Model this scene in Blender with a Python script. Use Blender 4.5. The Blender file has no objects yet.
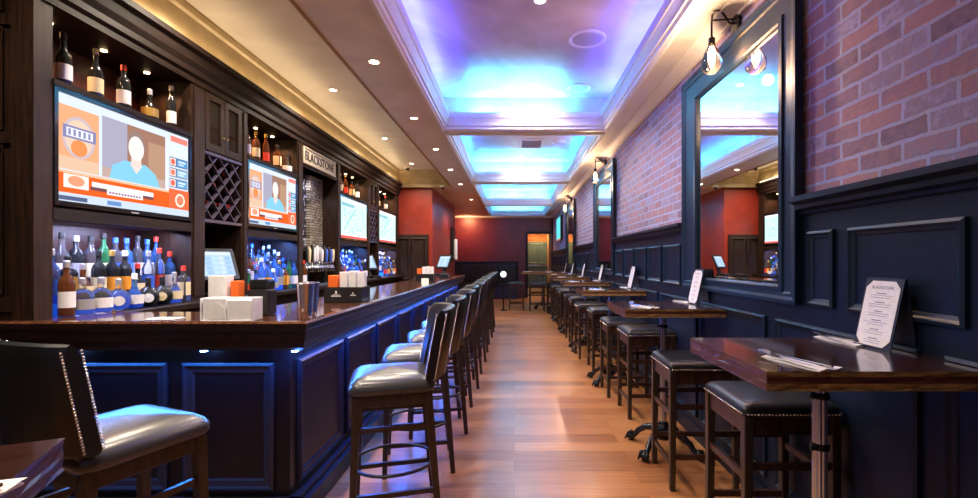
import bpy, math, random
from mathutils import Vector, Matrix
R = random.Random(7)
PI = math.pi
sc = bpy.context.scene
COL = sc.collection

# ---------------------------------------------------------------- camera
cam_d = bpy.data.cameras.new('camera')
cam = bpy.data.objects.new('camera', cam_d)
COL.objects.link(cam)
cam.location = (0, 0, 1.38)
cam.rotation_euler = (PI/2, 0, 0)
cam_d.sensor_width = 36.0
cam_d.lens = 465*36/978
cam_d.shift_x = -25/978
cam_d.shift_y = 11/978
cam_d.clip_start = 0.02
sc.camera = cam

# ---------------------------------------------------------------- world, view
w = bpy.data.worlds.new('world'); sc.world = w; w.use_nodes = True
w.node_tree.nodes['Background'].inputs[0].default_value = (0.25, 0.25, 0.5, 1)
w.node_tree.nodes['Background'].inputs[1].default_value = 0.02
sc.view_settings.view_transform = 'Standard'
sc.view_settings.look = 'None'
sc.view_settings.gamma = 1.0
sc.view_settings.exposure = 1.6
sc.view_settings.use_curve_mapping = False
sc.cycles.use_denoising = True
sc.cycles.max_bounces = 8
sc.cycles.diffuse_bounces = 4
sc.cycles.glossy_bounces = 4
sc.cycles.transmission_bounces = 6
sc.cycles.transparent_max_bounces = 6
sc.cycles.sample_clamp_indirect = 4.0
sc.cycles.caustics_reflective = False
sc.cycles.caustics_refractive = False

SOF, TRAY, UP, LIP = 2.97, 3.31, 3.38, 3.15      # ceiling heights
XW = 1.43                                         # right wall
COFFERS = [(1.90, 5.62), (5.88, 9.36), (9.66, 13.28), (13.58, 16.60)]
CX0, CX1 = -0.83, 1.09

def area(name, loc, rot, sx, sy, power, col, parent=None, spread=None):
    d = bpy.data.lights.new(name, 'AREA'); d.shape = 'RECTANGLE'
    d.size, d.size_y, d.energy, d.color = sx, sy, power, col
    if spread: d.spread = spread
    o = bpy.data.objects.new(name, d); o.location = loc; o.rotation_euler = rot
    if parent: o.parent = parent
    COL.objects.link(o); return o

CYAN = (0.07, 0.58, 1.0); BLUE = (0.06, 0.08, 1.0); VIOLET = (0.30, 0.22, 1.0); WARM = (1.0, 0.84, 0.66)
# LED tape in the ceiling coves: far run cyan, side runs deep blue
for k, (y0, y1) in enumerate(COFFERS):
    L = y1 - y0; ym = (y0+y1)/2
    far_w = 1.15 if k == 0 else 1.7
    area('cove_light', (0.02 if k == 0 else 0.13, y1+0.03, LIP-0.03), (PI+0.45, 0, 0), far_w, 0.05, (17, 20, 19, 12)[k], CYAN)
    area('cove_light', (CX0-0.04, ym, LIP-0.03), (PI, -0.4, 0), 0.05, L*0.95, (24, 14, 13, 8)[k], BLUE if k == 0 else (0.03, 0.22, 1.0))
    area('cove_light', (CX1+0.04, ym, LIP-0.03), (PI, 0.4, 0), 0.05, L*0.95, (24, 14, 13, 8)[k], BLUE if k == 0 else (0.03, 0.22, 1.0))
    if k: area('cove_light', (0.13, y0-0.03, LIP-0.03), (PI-0.45, 0, 0), 1.7, 0.05, 10, CYAN)
# LED tape under the bar rail
area('bar_rail_light', (-1.125, 6.1, 0.905), (0, -0.5, 0), 0.03, 7.1, 32, (0.03, 0.16, 1.0))
area('bar_rail_light', (-2.2, 2.385, 0.905), (-0.75, 0, 0), 2.0, 0.03, 8, (0.04, 0.26, 1.0))
# warm tape along the top of the back bar crown, washing the cornice and tray
area('crown_uplight', (-2.44, 6.2, 3.035), (PI, 0.5, 0), 0.04, 7.4, 3.6, (1.0, 0.72, 0.40))
# added bluish fill light behind the camera, brightening the room; no window there
area('rear_fill_light', (-0.6, -2.85, 1.75), (PI/2-0.0, 0, PI), 3.6, 2.0, 80, (0.50, 0.58, 1.0))
# ---------------------------------------------------------------- materials
def nmat(name):
    m = bpy.data.materials.new(name); m.use_nodes = True
    nt = m.node_tree; b = nt.nodes['Principled BSDF']
    return m, nt, b

def mat(name, col, rough=0.5, metal=0.0, bump=0.0, bscale=60, var=0.0, coat=0.0, spec=0.5, trans=0.0, ior=1.45, sheen=0):
    m, nt, b = nmat(name)
    b.inputs['Base Color'].default_value = (*col, 1)
    b.inputs['Roughness'].default_value = rough
    b.inputs['Metallic'].default_value = metal
    b.inputs['Specular IOR Level'].default_value = spec
    b.inputs['Coat Weight'].default_value = coat
    b.inputs['Coat Roughness'].default_value = 0.08
    b.inputs['Transmission Weight'].default_value = trans
    b.inputs['IOR'].default_value = ior
    tc = nt.nodes.new('ShaderNodeTexCoord')
    nz = nt.nodes.new('ShaderNodeTexNoise'); nz.inputs['Scale'].default_value = bscale; nz.inputs['Detail'].default_value = 4
    nt.links.new(tc.outputs['Object'], nz.inputs['Vector'])
    if bump:
        bp = nt.nodes.new('ShaderNodeBump'); bp.inputs['Strength'].default_value = bump; bp.inputs['Distance'].default_value = 0.01
        nt.links.new(nz.outputs['Fac'], bp.inputs['Height']); nt.links.new(bp.outputs['Normal'], b.inputs['Normal'])
    v = var if var else 0.06
    cr = nt.nodes.new('ShaderNodeValToRGB')
    cr.color_ramp.elements[0].position = 0.3; cr.color_ramp.elements[1].position = 0.7
    cr.color_ramp.elements[0].color = (*[c*(1-v) for c in col], 1); cr.color_ramp.elements[1].color = (*[min(1, c*(1+v)) for c in col], 1)
    nt.links.new(nz.outputs['Fac'], cr.inputs['Fac']); nt.links.new(cr.outputs['Color'], b.inputs['Base Color'])
    return m

def emit(name, col, s):
    m = bpy.data.materials.new(name); m.use_nodes = True; nt = m.node_tree
    nt.nodes.remove(nt.nodes['Principled BSDF'])
    e = nt.nodes.new('ShaderNodeEmission'); e.inputs[0].default_value = (*col, 1); e.inputs[1].default_value = s
    nt.links.new(e.outputs[0], nt.nodes['Material Output'].inputs[0]); return m

def wood(name, c1, c2, axis='z', scale=5.0, rough=0.35, coat=0.0, stretch=12, bump=0.15, spec=0.5):
    m, nt, b = nmat(name)
    tc = nt.nodes.new('ShaderNodeTexCoord'); mp = nt.nodes.new('ShaderNodeMapping')
    s = [scale*stretch/3]*3; s['xyz'.index(axis)] = scale/3
    mp.inputs['Scale'].default_value = s
    nz = nt.nodes.new('ShaderNodeTexNoise'); nz.inputs['Scale'].default_value = 3; nz.inputs['Detail'].default_value = 8; nz.inputs['Roughness'].default_value = 0.65
    nz.inputs['Distortion'].default_value = 0.6
    cr = nt.nodes.new('ShaderNodeValToRGB')
    cr.color_ramp.elements[0].position = 0.32; cr.color_ramp.elements[1].position = 0.72
    cr.color_ramp.elements[0].color = (*c1, 1); cr.color_ramp.elements[1].color = (*c2, 1)
    bp = nt.nodes.new('ShaderNodeBump'); bp.inputs['Strength'].default_value = bump; bp.inputs['Distance'].default_value = 0.004
    nt.links.new(tc.outputs['Object'], mp.inputs[0]); nt.links.new(mp.outputs[0], nz.inputs['Vector'])
    nt.links.new(nz.outputs['Fac'], cr.inputs['Fac']); nt.links.new(cr.outputs['Color'], b.inputs['Base Color'])
    nt.links.new(nz.outputs['Fac'], bp.inputs['Height']); nt.links.new(bp.outputs['Normal'], b.inputs['Normal'])
    b.inputs['Roughness'].default_value = rough; b.inputs['Coat Weight'].default_value = coat; b.inputs['Coat Roughness'].default_value = 0.06
    b.inputs['Specular IOR Level'].default_value = spec
    return m

def brick_like(name, swap, bw, rh, mortar, cols, mortar_col, rough, bump, noise_amt=0.35, offset=0.5, coat=0.0, msmooth=0.1, grain=None):
    m, nt, b = nmat(name)
    tc = nt.nodes.new('ShaderNodeTexCoord'); sp = nt.nodes.new('ShaderNodeSeparateXYZ'); cb = nt.nodes.new('ShaderNodeCombineXYZ')
    nt.links.new(tc.outputs['Object'], sp.inputs[0])
    nt.links.new(sp.outputs[swap[0]], cb.inputs[0]); nt.links.new(sp.outputs[swap[1]], cb.inputs[1])
    wob = nt.nodes.new('ShaderNodeTexNoise'); wob.inputs['Scale'].default_value = 14; wob.inputs['Detail'].default_value = 3
    nt.links.new(cb.outputs[0], wob.inputs['Vector'])
    mixv = nt.nodes.new('ShaderNodeVectorMath'); mixv.operation = 'MULTIPLY_ADD'
    k = 0.0 if grain else 0.018
    mixv.inputs[1].default_value = (k, k, 0)
    nt.links.new(wob.outputs['Color'], mixv.inputs[0]); nt.links.new(cb.outputs[0], mixv.inputs[2])
    bt = nt.nodes.new('ShaderNodeTexBrick'); bt.inputs['Scale'].default_value = 1; bt.inputs['Brick Width'].default_value = bw
    bt.inputs['Row Height'].default_value = rh; bt.inputs['Mortar Size'].default_value = mortar; bt.inputs['Mortar Smooth'].default_value = msmooth
    bt.offset = offset; bt.inputs['Bias'].default_value = 0
    bt.inputs['Color1'].default_value = (0, 0, 0, 1); bt.inputs['Color2'].default_value = (1, 1, 1, 1); bt.inputs['Mortar'].default_value = (0.5, 0.5, 0.5, 1)
    nt.links.new(mixv.outputs[0], bt.inputs['Vector'])
    n2 = nt.nodes.new('ShaderNodeTexNoise'); n2.inputs['Detail'].default_value = 8
    if grain:
        n2.inputs['Scale'].default_value = 1
        mp = nt.nodes.new('ShaderNodeMapping'); mp.inputs['Scale'].default_value = grain
        nt.links.new(cb.outputs[0], mp.inputs[0]); nt.links.new(mp.outputs[0], n2.inputs['Vector'])
    else:
        n2.inputs['Scale'].default_value = 22; n2.inputs['Roughness'].default_value = 0.75
        nt.links.new(cb.outputs[0], n2.inputs['Vector'])
    mx = nt.nodes.new('ShaderNodeMix'); mx.data_type = 'FLOAT'; mx.inputs[0].default_value = noise_amt
    nt.links.new(bt.outputs['Color'], mx.inputs[2]); nt.links.new(n2.outputs['Fac'], mx.inputs[3])
    cr = nt.nodes.new('ShaderNodeValToRGB'); el = cr.color_ramp.elements
    while len(el) < len(cols): el.new(0.5)
    for i, c in enumerate(cols):
        el[i].position = 0.15 + 0.7*i/(len(cols)-1); el[i].color = (*c, 1)
    nt.links.new(mx.outputs[0], cr.inputs['Fac'])
    fm = nt.nodes.new('ShaderNodeMix'); fm.data_type = 'RGBA'
    nt.links.new(bt.outputs['Fac'], fm.inputs[0]); nt.links.new(cr.outputs['Color'], fm.inputs[6]); fm.inputs[7].default_value = (*mortar_col, 1)
    nt.links.new(fm.outputs[2], b.inputs['Base Color'])
    inv = nt.nodes.new('ShaderNodeMath'); inv.operation = 'SUBTRACT'
    sc2 = nt.nodes.new('ShaderNodeMath'); sc2.operation = 'MULTIPLY'; sc2.inputs[1].default_value = 0.5
    nt.links.new(n2.outputs['Fac'], sc2.inputs[0]); nt.links.new(sc2.outputs[0], inv.inputs[0]); nt.links.new(bt.outputs['Fac'], inv.inputs[1])
    bp = nt.nodes.new('ShaderNodeBump'); bp.inputs['Strength'].default_value = bump; bp.inputs['Distance'].default_value = 0.012
    nt.links.new(inv.outputs[0], bp.inputs['Height']); nt.links.new(bp.outputs['Normal'], b.inputs['Normal'])
    b.inputs['Roughness'].default_value = rough; b.inputs['Coat Weight'].default_value = coat; b.inputs['Coat Roughness'].default_value = 0.15
    return m

def plaster(name, c1, c2, rough, scale=1.4):
    m, nt, b = nmat(name)
    tc = nt.nodes.new('ShaderNodeTexCoord')
    nz = nt.nodes.new('ShaderNodeTexNoise'); nz.inputs['Scale'].default_value = scale; nz.inputs['Detail'].default_value = 9; nz.inputs['Distortion'].default_value = 1.6
    cr = nt.nodes.new('ShaderNodeValToRGB'); cr.color_ramp.elements[0].position = 0.3; cr.color_ramp.elements[1].position = 0.7
    cr.color_ramp.elements[0].color = (*c1, 1); cr.color_ramp.elements[1].color = (*c2, 1)
    nt.links.new(tc.outputs['Object'], nz.inputs['Vector']); nt.links.new(nz.outputs['Fac'], cr.inputs['Fac']); nt.links.new(cr.outputs['Color'], b.inputs['Base Color'])
    b.inputs['Roughness'].default_value = rough
    return m

M = {}
M['floor'] = brick_like('floor_wood', (0, 1), 1.25, 0.16, 0.0015, [(0.18, 0.065, 0.022), (0.32, 0.125, 0.042), (0.42, 0.18, 0.062), (0.52, 0.26, 0.10)], (0.08, 0.030, 0.015), 0.30, 0.12, 0.55, 0.37, 0.12, grain=(2.5, 38, 1))
M['brick'] = brick_like('brick', (1, 2), 0.215, 0.076, 0.008, [(0.12, 0.12, 0.19), (0.38, 0.28, 0.34), (0.58, 0.34, 0.33), (0.40, 0.37, 0.50), (0.86, 0.86, 1.0)], (0.60, 0.66, 0.84), 0.8, 1.4, 0.58)  # violet cast of the blue cove light is put into the brick colours
M['vbrick'] = brick_like('brick_orange', (0, 2), 0.215, 0.076, 0.006, [(0.35, 0.12, 0.04), (0.6, 0.25, 0.08), (0.5, 0.2, 0.07)], (0.35, 0.25, 0.15), 0.8, 0.6, 0.3)
M['tile'] = brick_like('mosaic_tile', (1, 2), 0.035, 0.035, 0.003, [(0.01, 0.01, 0.02), (0.04, 0.04, 0.07), (0.02, 0.02, 0.03), (0.45, 0.45, 0.55)], (0.02, 0.02, 0.03), 0.2, 0.3, 0.12)
M['tile2'] = brick_like('pebble_tile', (1, 2), 0.05, 0.035, 0.005, [(0.12, 0.10, 0.06), (0.4, 0.36, 0.28), (0.25, 0.2, 0.13), (0.6, 0.55, 0.45)], (0.02, 0.02, 0.02), 0.4, 0.5, 0.25)
M['wain'] = mat('navy_paint', (0.003, 0.0085, 0.024), 0.45, bump=0.03, spec=0.35)
M['wainl'] = mat('navy_paint_trim', (0.004, 0.017, 0.040), 0.42, spec=0.4)
M['ceil'] = plaster('cream_ceiling', (0.68, 0.66, 0.61), (0.82, 0.80, 0.75), 0.38)
M['ceilup'] = plaster('faux_plaster', (0.48, 0.38, 0.42), (0.74, 0.64, 0.66), 0.35, 1.1)
M['trim'] = mat('cream_trim', (0.86, 0.86, 0.86), 0.4)
M['gold'] = plaster('gold_cornice', (0.46, 0.34, 0.17), (0.60, 0.47, 0.27), 0.3, 3)
M['red'] = plaster('red_wall_paint', (0.20, 0.017, 0.008), (0.28, 0.028, 0.012), 0.4, 2)
M['maroon'] = plaster('maroon_wall_paint', (0.11, 0.013, 0.028), (0.17, 0.024, 0.040), 0.4, 2)
M['dark'] = mat('black_paint', (0.012, 0.010, 0.012), 0.5)
M['walnut'] = wood('walnut', (0.005, 0.0025, 0.0015), (0.042, 0.018, 0.009), 'z', 4, 0.5, spec=0.3)
M['walnuty'] = wood('walnut_long', (0.004, 0.002, 0.0015), (0.020, 0.009, 0.006), 'y', 4, 0.55, spec=0.25)
M['niche'] = wood('mahogany_back', (0.020, 0.004, 0.004), (0.060, 0.012, 0.009), 'z', 3, 0.35)
M['bartop'] = wood('bar_top', (0.030, 0.009, 0.006), (0.17, 0.062, 0.026), 'y', 3, 0.16, 0.8, bump=0.03)
M['barwood'] = mat('bar_panel_paint', (0.006, 0.004, 0.008), 0.32, bump=0.02)
M['barmould'] = mat('bar_moulding_blue_lit', (0.016, 0.018, 0.034), 0.25)  # lighter and bluer than the panels: blue LED glow put into the colour
M['barrail'] = wood('bar_rail', (0.006, 0.003, 0.003), (0.026, 0.010, 0.007), 'y', 4, 0.34, spec=0.25)
M['stoolwood'] = wood('stool_wood', (0.012, 0.007, 0.005), (0.048, 0.031, 0.022), 'z', 5, 0.33)
M['stoolred'] = wood('stool_wood_red', (0.012, 0.005, 0.004), (0.060, 0.024, 0.018), 'z', 5, 0.33)
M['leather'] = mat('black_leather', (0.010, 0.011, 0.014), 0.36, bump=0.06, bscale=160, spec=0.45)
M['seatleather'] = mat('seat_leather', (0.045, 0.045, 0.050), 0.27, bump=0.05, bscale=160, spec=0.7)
M['nail'] = mat('nailhead', (0.75, 0.72, 0.66), 0.25, 1.0)
M['iron'] = mat('cast_iron', (0.012, 0.014, 0.018), 0.25, 0.3, bump=0.1, bscale=40)
M['column'] = mat('iron_column', (0.5, 0.54, 0.6), 0.2, 0.9)
M['ttop'] = wood('table_top', (0.022, 0.007, 0.006), (0.055, 0.021, 0.017), 'x', 3, 0.16, 0.7, bump=0.03)
M['tedge'] = wood('table_edge', (0.015, 0.006, 0.004), (0.62, 0.38, 0.14), 'x', 12, 0.4, 0.1, stretch=5, bump=0.6)
M['tmid'] = wood('table_edge_core', (0.02, 0.006, 0.005), (0.16, 0.05, 0.028), 'x', 8, 0.4)
M['tside'] = wood('table_side', (0.03, 0.010, 0.008), (0.13, 0.05, 0.035), 'y', 5, 0.3, 0.3)
M['steel'] = mat('steel', (0.72, 0.73, 0.76), 0.14, 1.0)
M['black'] = mat('black_plastic', (0.012, 0.012, 0.014), 0.3)
M['gloss'] = mat('tv_bezel', (0.008, 0.008, 0.010), 0.12)
M['white'] = mat('white_paper', (0.82, 0.82, 0.84), 0.6)
M['cloth'] = mat('white_linen', (0.80, 0.80, 0.84), 0.8, bump=0.2, bscale=200)
M['orange'] = mat('orange_card', (0.85, 0.16, 0.02), 0.5)
M['navyboard'] = mat('navy_board', (0.012, 0.020, 0.050), 0.4)
M['ink'] = mat('grey_ink', (0.12, 0.13, 0.20), 0.6)
M['plate'] = mat('tan_plaque', (0.50, 0.45, 0.36), 0.4)
M['signtext'] = mat('sign_ink', (0.015, 0.012, 0.010), 0.4)
M['spk'] = mat('speaker_white', (0.55, 0.53, 0.56), 0.5)
M['bronze'] = mat('bronze_wood', (0.30, 0.16, 0.06), 0.4)
M['green'] = mat('dark_green_door', (0.06, 0.10, 0.095), 0.35)
M['brass'] = mat('brass', (0.75, 0.58, 0.22), 0.3, 0.9)
M['lattice'] = mat('lattice_wood', (0.07, 0.055, 0.09), 0.35)
M['foil'] = mat('red_foil', (0.45, 0.02, 0.02), 0.3)
M['lens'] = emit('lamp_lens', (1.0, 0.78, 0.5), 14)
M['puck'] = emit('puck_lens', (1.0, 0.66, 0.32), 9)
M['blueled'] = emit('blue_led', (0.03, 0.14, 1.0), 2)
M['bluepuck'] = emit('blue_puck', (0.15, 0.4, 1.0), 25)
M['lit'] = emit('lit_shelf', (0.02, 0.13, 1.0), 0.16)
M['lit2'] = emit('lit_shelf_bright', (0.03, 0.20, 1.0), 0.7)
M['fil'] = emit('filament', (1.0, 0.45, 0.13), 60)
M['globe'] = emit('globe', (0.8, 0.85, 1.0), 0.6)
M['candle'] = emit('candle', (1.0, 0.9, 0.75), 0.35)
def glass(name, col, rough=0.03, opac=0.0):
    m, nt, b = nmat(name)
    b.inputs['Base Color'].default_value = (*col, 1); b.inputs['Roughness'].default_value = rough
    b.inputs['Transmission Weight'].default_value = 1.0 - opac; b.inputs['IOR'].default_value = 1.35
    return m
M['g_clear'] = glass('clear_glass', (0.92, 0.95, 1.0), 0.03, 0.04)
M['g_brown'] = glass('amber_glass', (0.22, 0.07, 0.02), 0.05, 0.4)
M['g_dark'] = glass('dark_glass', (0.02, 0.022, 0.025), 0.05, 0.7)
M['g_green'] = glass('green_glass', (0.05, 0.30, 0.10), 0.05, 0.3)
M['g_blue'] = glass('blue_glass', (0.10, 0.30, 0.85), 0.05, 0.2)
M['bulb'] = glass('bulb_glass', (1.0, 0.95, 0.9), 0.0)
m, nt, b = nmat('mirror'); b.inputs['Base Color'].default_value = (0.9, 0.92, 0.95, 1); b.inputs['Metallic'].default_value = 1; b.inputs['Roughness'].default_value = 0.005; M['mirror'] = m
m, nt, b = nmat('cabinet_glass'); b.inputs['Base Color'].default_value = (0.02, 0.015, 0.012, 1); b.inputs['Roughness'].default_value = 0.05; M['cabglass'] = m
COLS = {'white': (0.75, 0.76, 0.80), 'cream': (0.70, 0.60, 0.38), 'orange': (0.85, 0.35, 0.04), 'red': (0.65, 0.05, 0.03), 'blue': (0.04, 0.12, 0.60), 'black': (0.015, 0.015, 0.015), 'gold': (0.60, 0.40, 0.10), 'silver': (0.6, 0.6, 0.65), 'green': (0.05, 0.30, 0.08), 'grey': (0.3, 0.3, 0.33)}
for k, c in COLS.items(): M['c_'+k] = mat('ink_'+k, c, 0.4, 0.8 if k in ('gold', 'silver') else 0)

# ---------------------------------------------------------------- mesh builder
class MB:
    def __init__(s): s.v = []; s.f = []; s.m = []
    def add(s, vs, fs, mi=0, T=None):
        o = len(s.v)
        s.v += [tuple(T @ Vector(p)) if T else tuple(p) for p in vs]
        s.f += [tuple(o+i for i in f) for f in fs]; s.m += [mi]*len(fs); return s
    def box(s, x0, x1, y0, y1, z0, z1, mi=0, T=None):
        vs = [(x0,y0,z0),(x1,y0,z0),(x1,y1,z0),(x0,y1,z0),(x0,y0,z1),(x1,y0,z1),(x1,y1,z1),(x0,y1,z1)]
        return s.add(vs, [(0,3,2,1),(4,5,6,7),(0,1,5,4),(1,2,6,5),(2,3,7,6),(3,0,4,7)], mi, T)
    def loft(s, loops, mi=0, cap=True, closed=False, T=None):
        n = len(loops[0]); vs = [p for l in loops for p in l]; fs = []
        K = len(loops)
        for a in range(K if closed else K-1):
            b = (a+1) % K
            for i in range(n): fs.append((a*n+i, a*n+(i+1) % n, b*n+(i+1) % n, b*n+i))
        if cap and not closed: fs += [tuple(range(n))[::-1], tuple((K-1)*n+i for i in range(n))]
        return s.add(vs, fs, mi, T)
    def lathe(s, prof, c=(0,0,0), n=20, mi=0, T=None, flute=0):
        loops = []
        for r, z in prof:
            loops.append([(c[0]+r*(1-(flute if i % 2 else 0))*math.cos(2*PI*i/n), c[1]+r*(1-(flute if i % 2 else 0))*math.sin(2*PI*i/n), c[2]+z) for i in range(n)])
        return s.loft(loops, mi, True, False, T)
    def tube(s, pts, r, n=8, mi=0, T=None, closed=False):
        pts = [Vector(p) for p in pts]; rs = r if isinstance(r, (list, tuple)) else [r]*len(pts)
        loops = []; up = Vector((0, 0, 1)); K = len(pts)
        for i, p in enumerate(pts):
            a = pts[(i-1) % K] if (i or closed) else p; b = pts[(i+1) % K] if (i < K-1 or closed) else p
            d = (b-a).normalized()
            u = d.cross(up) if abs(d.z) < 0.95 else d.cross(Vector((1, 0, 0)))
            u.normalize(); v = u.cross(d).normalized()
            loops.append([p + rs[i]*(math.cos(2*PI*j/n)*u + math.sin(2*PI*j/n)*v) for j in range(n)])
        if not closed:
            for i in range(1, K):      # keep twist small
                pass
        return s.loft(loops, mi, True, closed, T)
    def bar(s, a, b, w0, d0, w1=None, d1=None, mi=0, T=None, ax=(1,0,0)):
        """square-section bar from a to b"""
        a = Vector(a); b = Vector(b); w1 = w1 or w0; d1 = d1 or d0
        d = (b-a).normalized(); u = Vector(ax); u = (u - d*u.dot(d)).normalized(); v = d.cross(u)
        q = lambda p, ww, dd: [p-u*ww/2-v*dd/2, p+u*ww/2-v*dd/2, p+u*ww/2+v*dd/2, p-u*ww/2+v*dd/2]
        return s.loft([q(a, w0, d0), q(b, w1, d1)], mi, True, False, T)
    def sphere(s, c, r, n=8, mi=0, sz=1.0):
        prof = [(max(1e-4, r*math.sin(PI*i/n)), -r*sz*math.cos(PI*i/n)) for i in range(n+1)]
        return s.lathe(prof, c, n*2, mi)
    def frame(s, plane, const, u0, u1, v0, v1, prof, mi=0, sgn=1):
        """mitred moulding round a rectangle; prof = (inset, protrusion) points"""
        loops = []
        for ins, pr in prof:
            L = []
            for (uu, vv) in ((u0+ins, v0+ins), (u1-ins, v0+ins), (u1-ins, v1-ins), (u0+ins, v1-ins)):
                c = const + sgn*pr
                L.append({'xy': (uu, vv, c), 'yz': (c, uu, vv), 'xz': (uu, c, vv)}[plane])
            loops.append(L)
        return s.loft(loops, mi, False)
    def build(s, name, mats, parent=None, smooth=False, bevel=0, loc=None, auto=False):
        me = bpy.data.meshes.new(name); me.from_pydata(s.v, [], s.f)
        for mm in (mats if isinstance(mats, list) else [mats]): me.materials.append(M[mm] if isinstance(mm, str) else mm)
        for p, i in zip(me.polygons, s.m): p.material_index = i
        if smooth or auto: me.polygons.foreach_set('use_smooth', [True]*len(me.polygons))
        me.update()
        import bmesh
        bm = bmesh.new(); bm.from_mesh(me); bmesh.ops.recalc_face_normals(bm, faces=bm.faces); bm.to_mesh(me); bm.free()
        if auto: me.set_sharp_from_angle(angle=math.radians(38))
        o = bpy.data.objects.new(name, me); COL.objects.link(o)
        if parent: o.parent = parent
        if loc: o.location = loc
        if bevel:
            bv = o.modifiers.new('bevel', 'BEVEL'); bv.width = bevel; bv.segments = 2; bv.limit_method = 'ANGLE'
        return o

def tag(o, label=None, cat=None, group=None, kind=None):
    if label: o['label'] = label
    if cat: o['category'] = cat
    if group: o['group'] = group
    if kind: o['kind'] = kind
    return o
def thing(name, loc, rz, label, cat, group=None):
    o = bpy.data.objects.new(name, None); o.empty_display_size = 0.1; COL.objects.link(o)
    o.location = loc; o.rotation_euler = (0, 0, rz); return tag(o, label, cat, group)
def struct(o): o['kind'] = 'structure'; return o
def copy_tree(o, parent=None):
    c = o.copy(); COL.objects.link(c); c.parent = parent
    for ch in list(KIDS.get(o.name, [])): copy_tree(ch, c)
    return c
KIDS = {}
def index(o):
    KIDS[o.name] = list(o.children)
    for c in o.children: index(c)
def rrect(w, d, r, z, n=5, cx=0, cy=0):
    L = []
    for (sx, sy, a0) in ((1, 1, 0), (-1, 1, PI/2), (-1, -1, PI), (1, -1, 1.5*PI)):
        for i in range(n+1):
            a = a0 + PI/2*i/n
            L.append((cx+sx*(w/2-r)+r*math.cos(a), cy+sy*(d/2-r)+r*math.sin(a), z))
    return L
ORD = ['first', 'second', 'third', 'fourth', 'fifth', 'sixth', 'seventh', 'eighth', 'ninth', 'tenth', 'eleventh', 'twelfth', 'thirteenth', 'fourteenth', 'fifteenth', 'sixteenth']

def text(name, s, size, material, parent, loc, rot, ext=0.001, sx=1):
    cu = bpy.data.curves.new(name, 'FONT'); cu.body = s; cu.size = size; cu.extrude = ext; cu.align_x = 'CENTER'; cu.align_y = 'CENTER'
    cu.materials.append(M[material])
    tmp = bpy.data.objects.new(name+'_curve', cu); COL.objects.link(tmp)
    dg = bpy.context.evaluated_depsgraph_get(); dg.update()
    me = bpy.data.meshes.new_from_object(tmp.evaluated_get(dg)); me.name = name
    bpy.data.objects.remove(tmp, do_unlink=True)
    o = bpy.data.objects.new(name, me); COL.objects.link(o); o.parent = parent; o.location = loc; o.rotation_euler = rot; o.scale = (sx, 1, 1)
    return o

# ================================================================= STRUCTURE
struct(MB().box(-3.4, 1.7, -3, 18.6, -0.1, 0).build('floor', 'floor'))
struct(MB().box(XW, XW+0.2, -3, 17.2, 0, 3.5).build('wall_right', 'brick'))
struct(MB().box(-3.4, -3.2, -3, 2.52, 0, 3.5).build('wall_left', 'dark'))
struct(MB().box(-3.2, -2.92, 2.52, 10.12, 0, 3.5).build('wall_left_behind_bar', 'niche'))
struct(MB().box(-3.4, 1.7, -3.2, -3, 0, 3.5).build('wall_rear', 'dark'))
# red bump-out at the end of the bar, maroon far wall with the doorway
struct(MB().box(-3.0, -1.78, 10.12, 14.0, 0, 3.5).build('wall_bumpout', 'red'))
struct(MB().box(-3.0, -2.8, 14.0, 17.2, 0, 3.5).build('wall_left_far', 'maroon'))
struct(MB().box(-3.0, 0.50, 17.0, 17.2, 0, 3.5).box(0.50, 1.43, 17.0, 17.2, 2.34, 3.5).box(1.36, 1.45, 17.0, 17.2, 0, 3.5).build('wall_far', 'maroon'))
# vestibule
struct(MB().box(0.40, 1.75, 18.3, 18.45, 0, 2.6).box(0.40, 0.46, 17.2, 18.3, 0, 2.6).box(1.40, 1.75, 17.2, 18.3, 0, 2.6).box(0.40, 1.75, 17.2, 18.45, 2.6, 2.7).build('wall_vestibule', 'vbrick'))

# ---- ceiling
ce = MB()
XT0, XT1, YT0, YT1 = -2.52, -1.35, 0.4, 10.05       # tray over the bar
ce.box(XT1, CX0, -3, 17.0, SOF, SOF+0.04)            # band between the tray and the coffers
ce.box(CX1, XW, -3, 17.0, SOF, SOF+0.04)
ce.box(-3.4, XT1, -3, YT0, SOF, SOF+0.04)
ce.box(-3.0, XT1, YT1, 17.0, SOF, SOF+0.04)
prev = -3
for (y0, y1) in COFFERS: ce.box(CX0, CX1, prev, y0, SOF, SOF+0.04); prev = y1
ce.box(CX0, CX1, prev, 17.0, SOF, SOF+0.04)
struct(ce.build('ceiling', 'ceil'))
struct(MB().box(-3.0, XT1+0.05, YT0-0.1, YT1+0.1, TRAY, TRAY+0.05).box(XT1, XT1+0.04, YT0, YT1, SOF+0.03, TRAY).box(XT0, XT1, YT0-0.04, YT0, SOF, TRAY).build('ceiling_tray', 'ceil'))
cu_ = MB(); wl = MB()
for (y0, y1) in COFFERS:
    cu_.box(CX0-0.22, CX1+0.22, y0-0.11, y1+0.11, UP, UP+0.04)
    cu_.box(CX0-0.22, CX0-0.20, y0-0.11, y1+0.11, SOF+0.04, UP).box(CX1+0.20, CX1+0.22, y0-0.11, y1+0.11, SOF+0.04, UP)
    cu_.box(CX0-0.22, CX1+0.22, y0-0.13, y0-0.11, SOF+0.04, UP).box(CX0-0.22, CX1+0.22, y1+0.11, y1+0.13, SOF+0.04, UP)
struct(cu_.build('ceiling_coffer', 'ceilup'))
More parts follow.
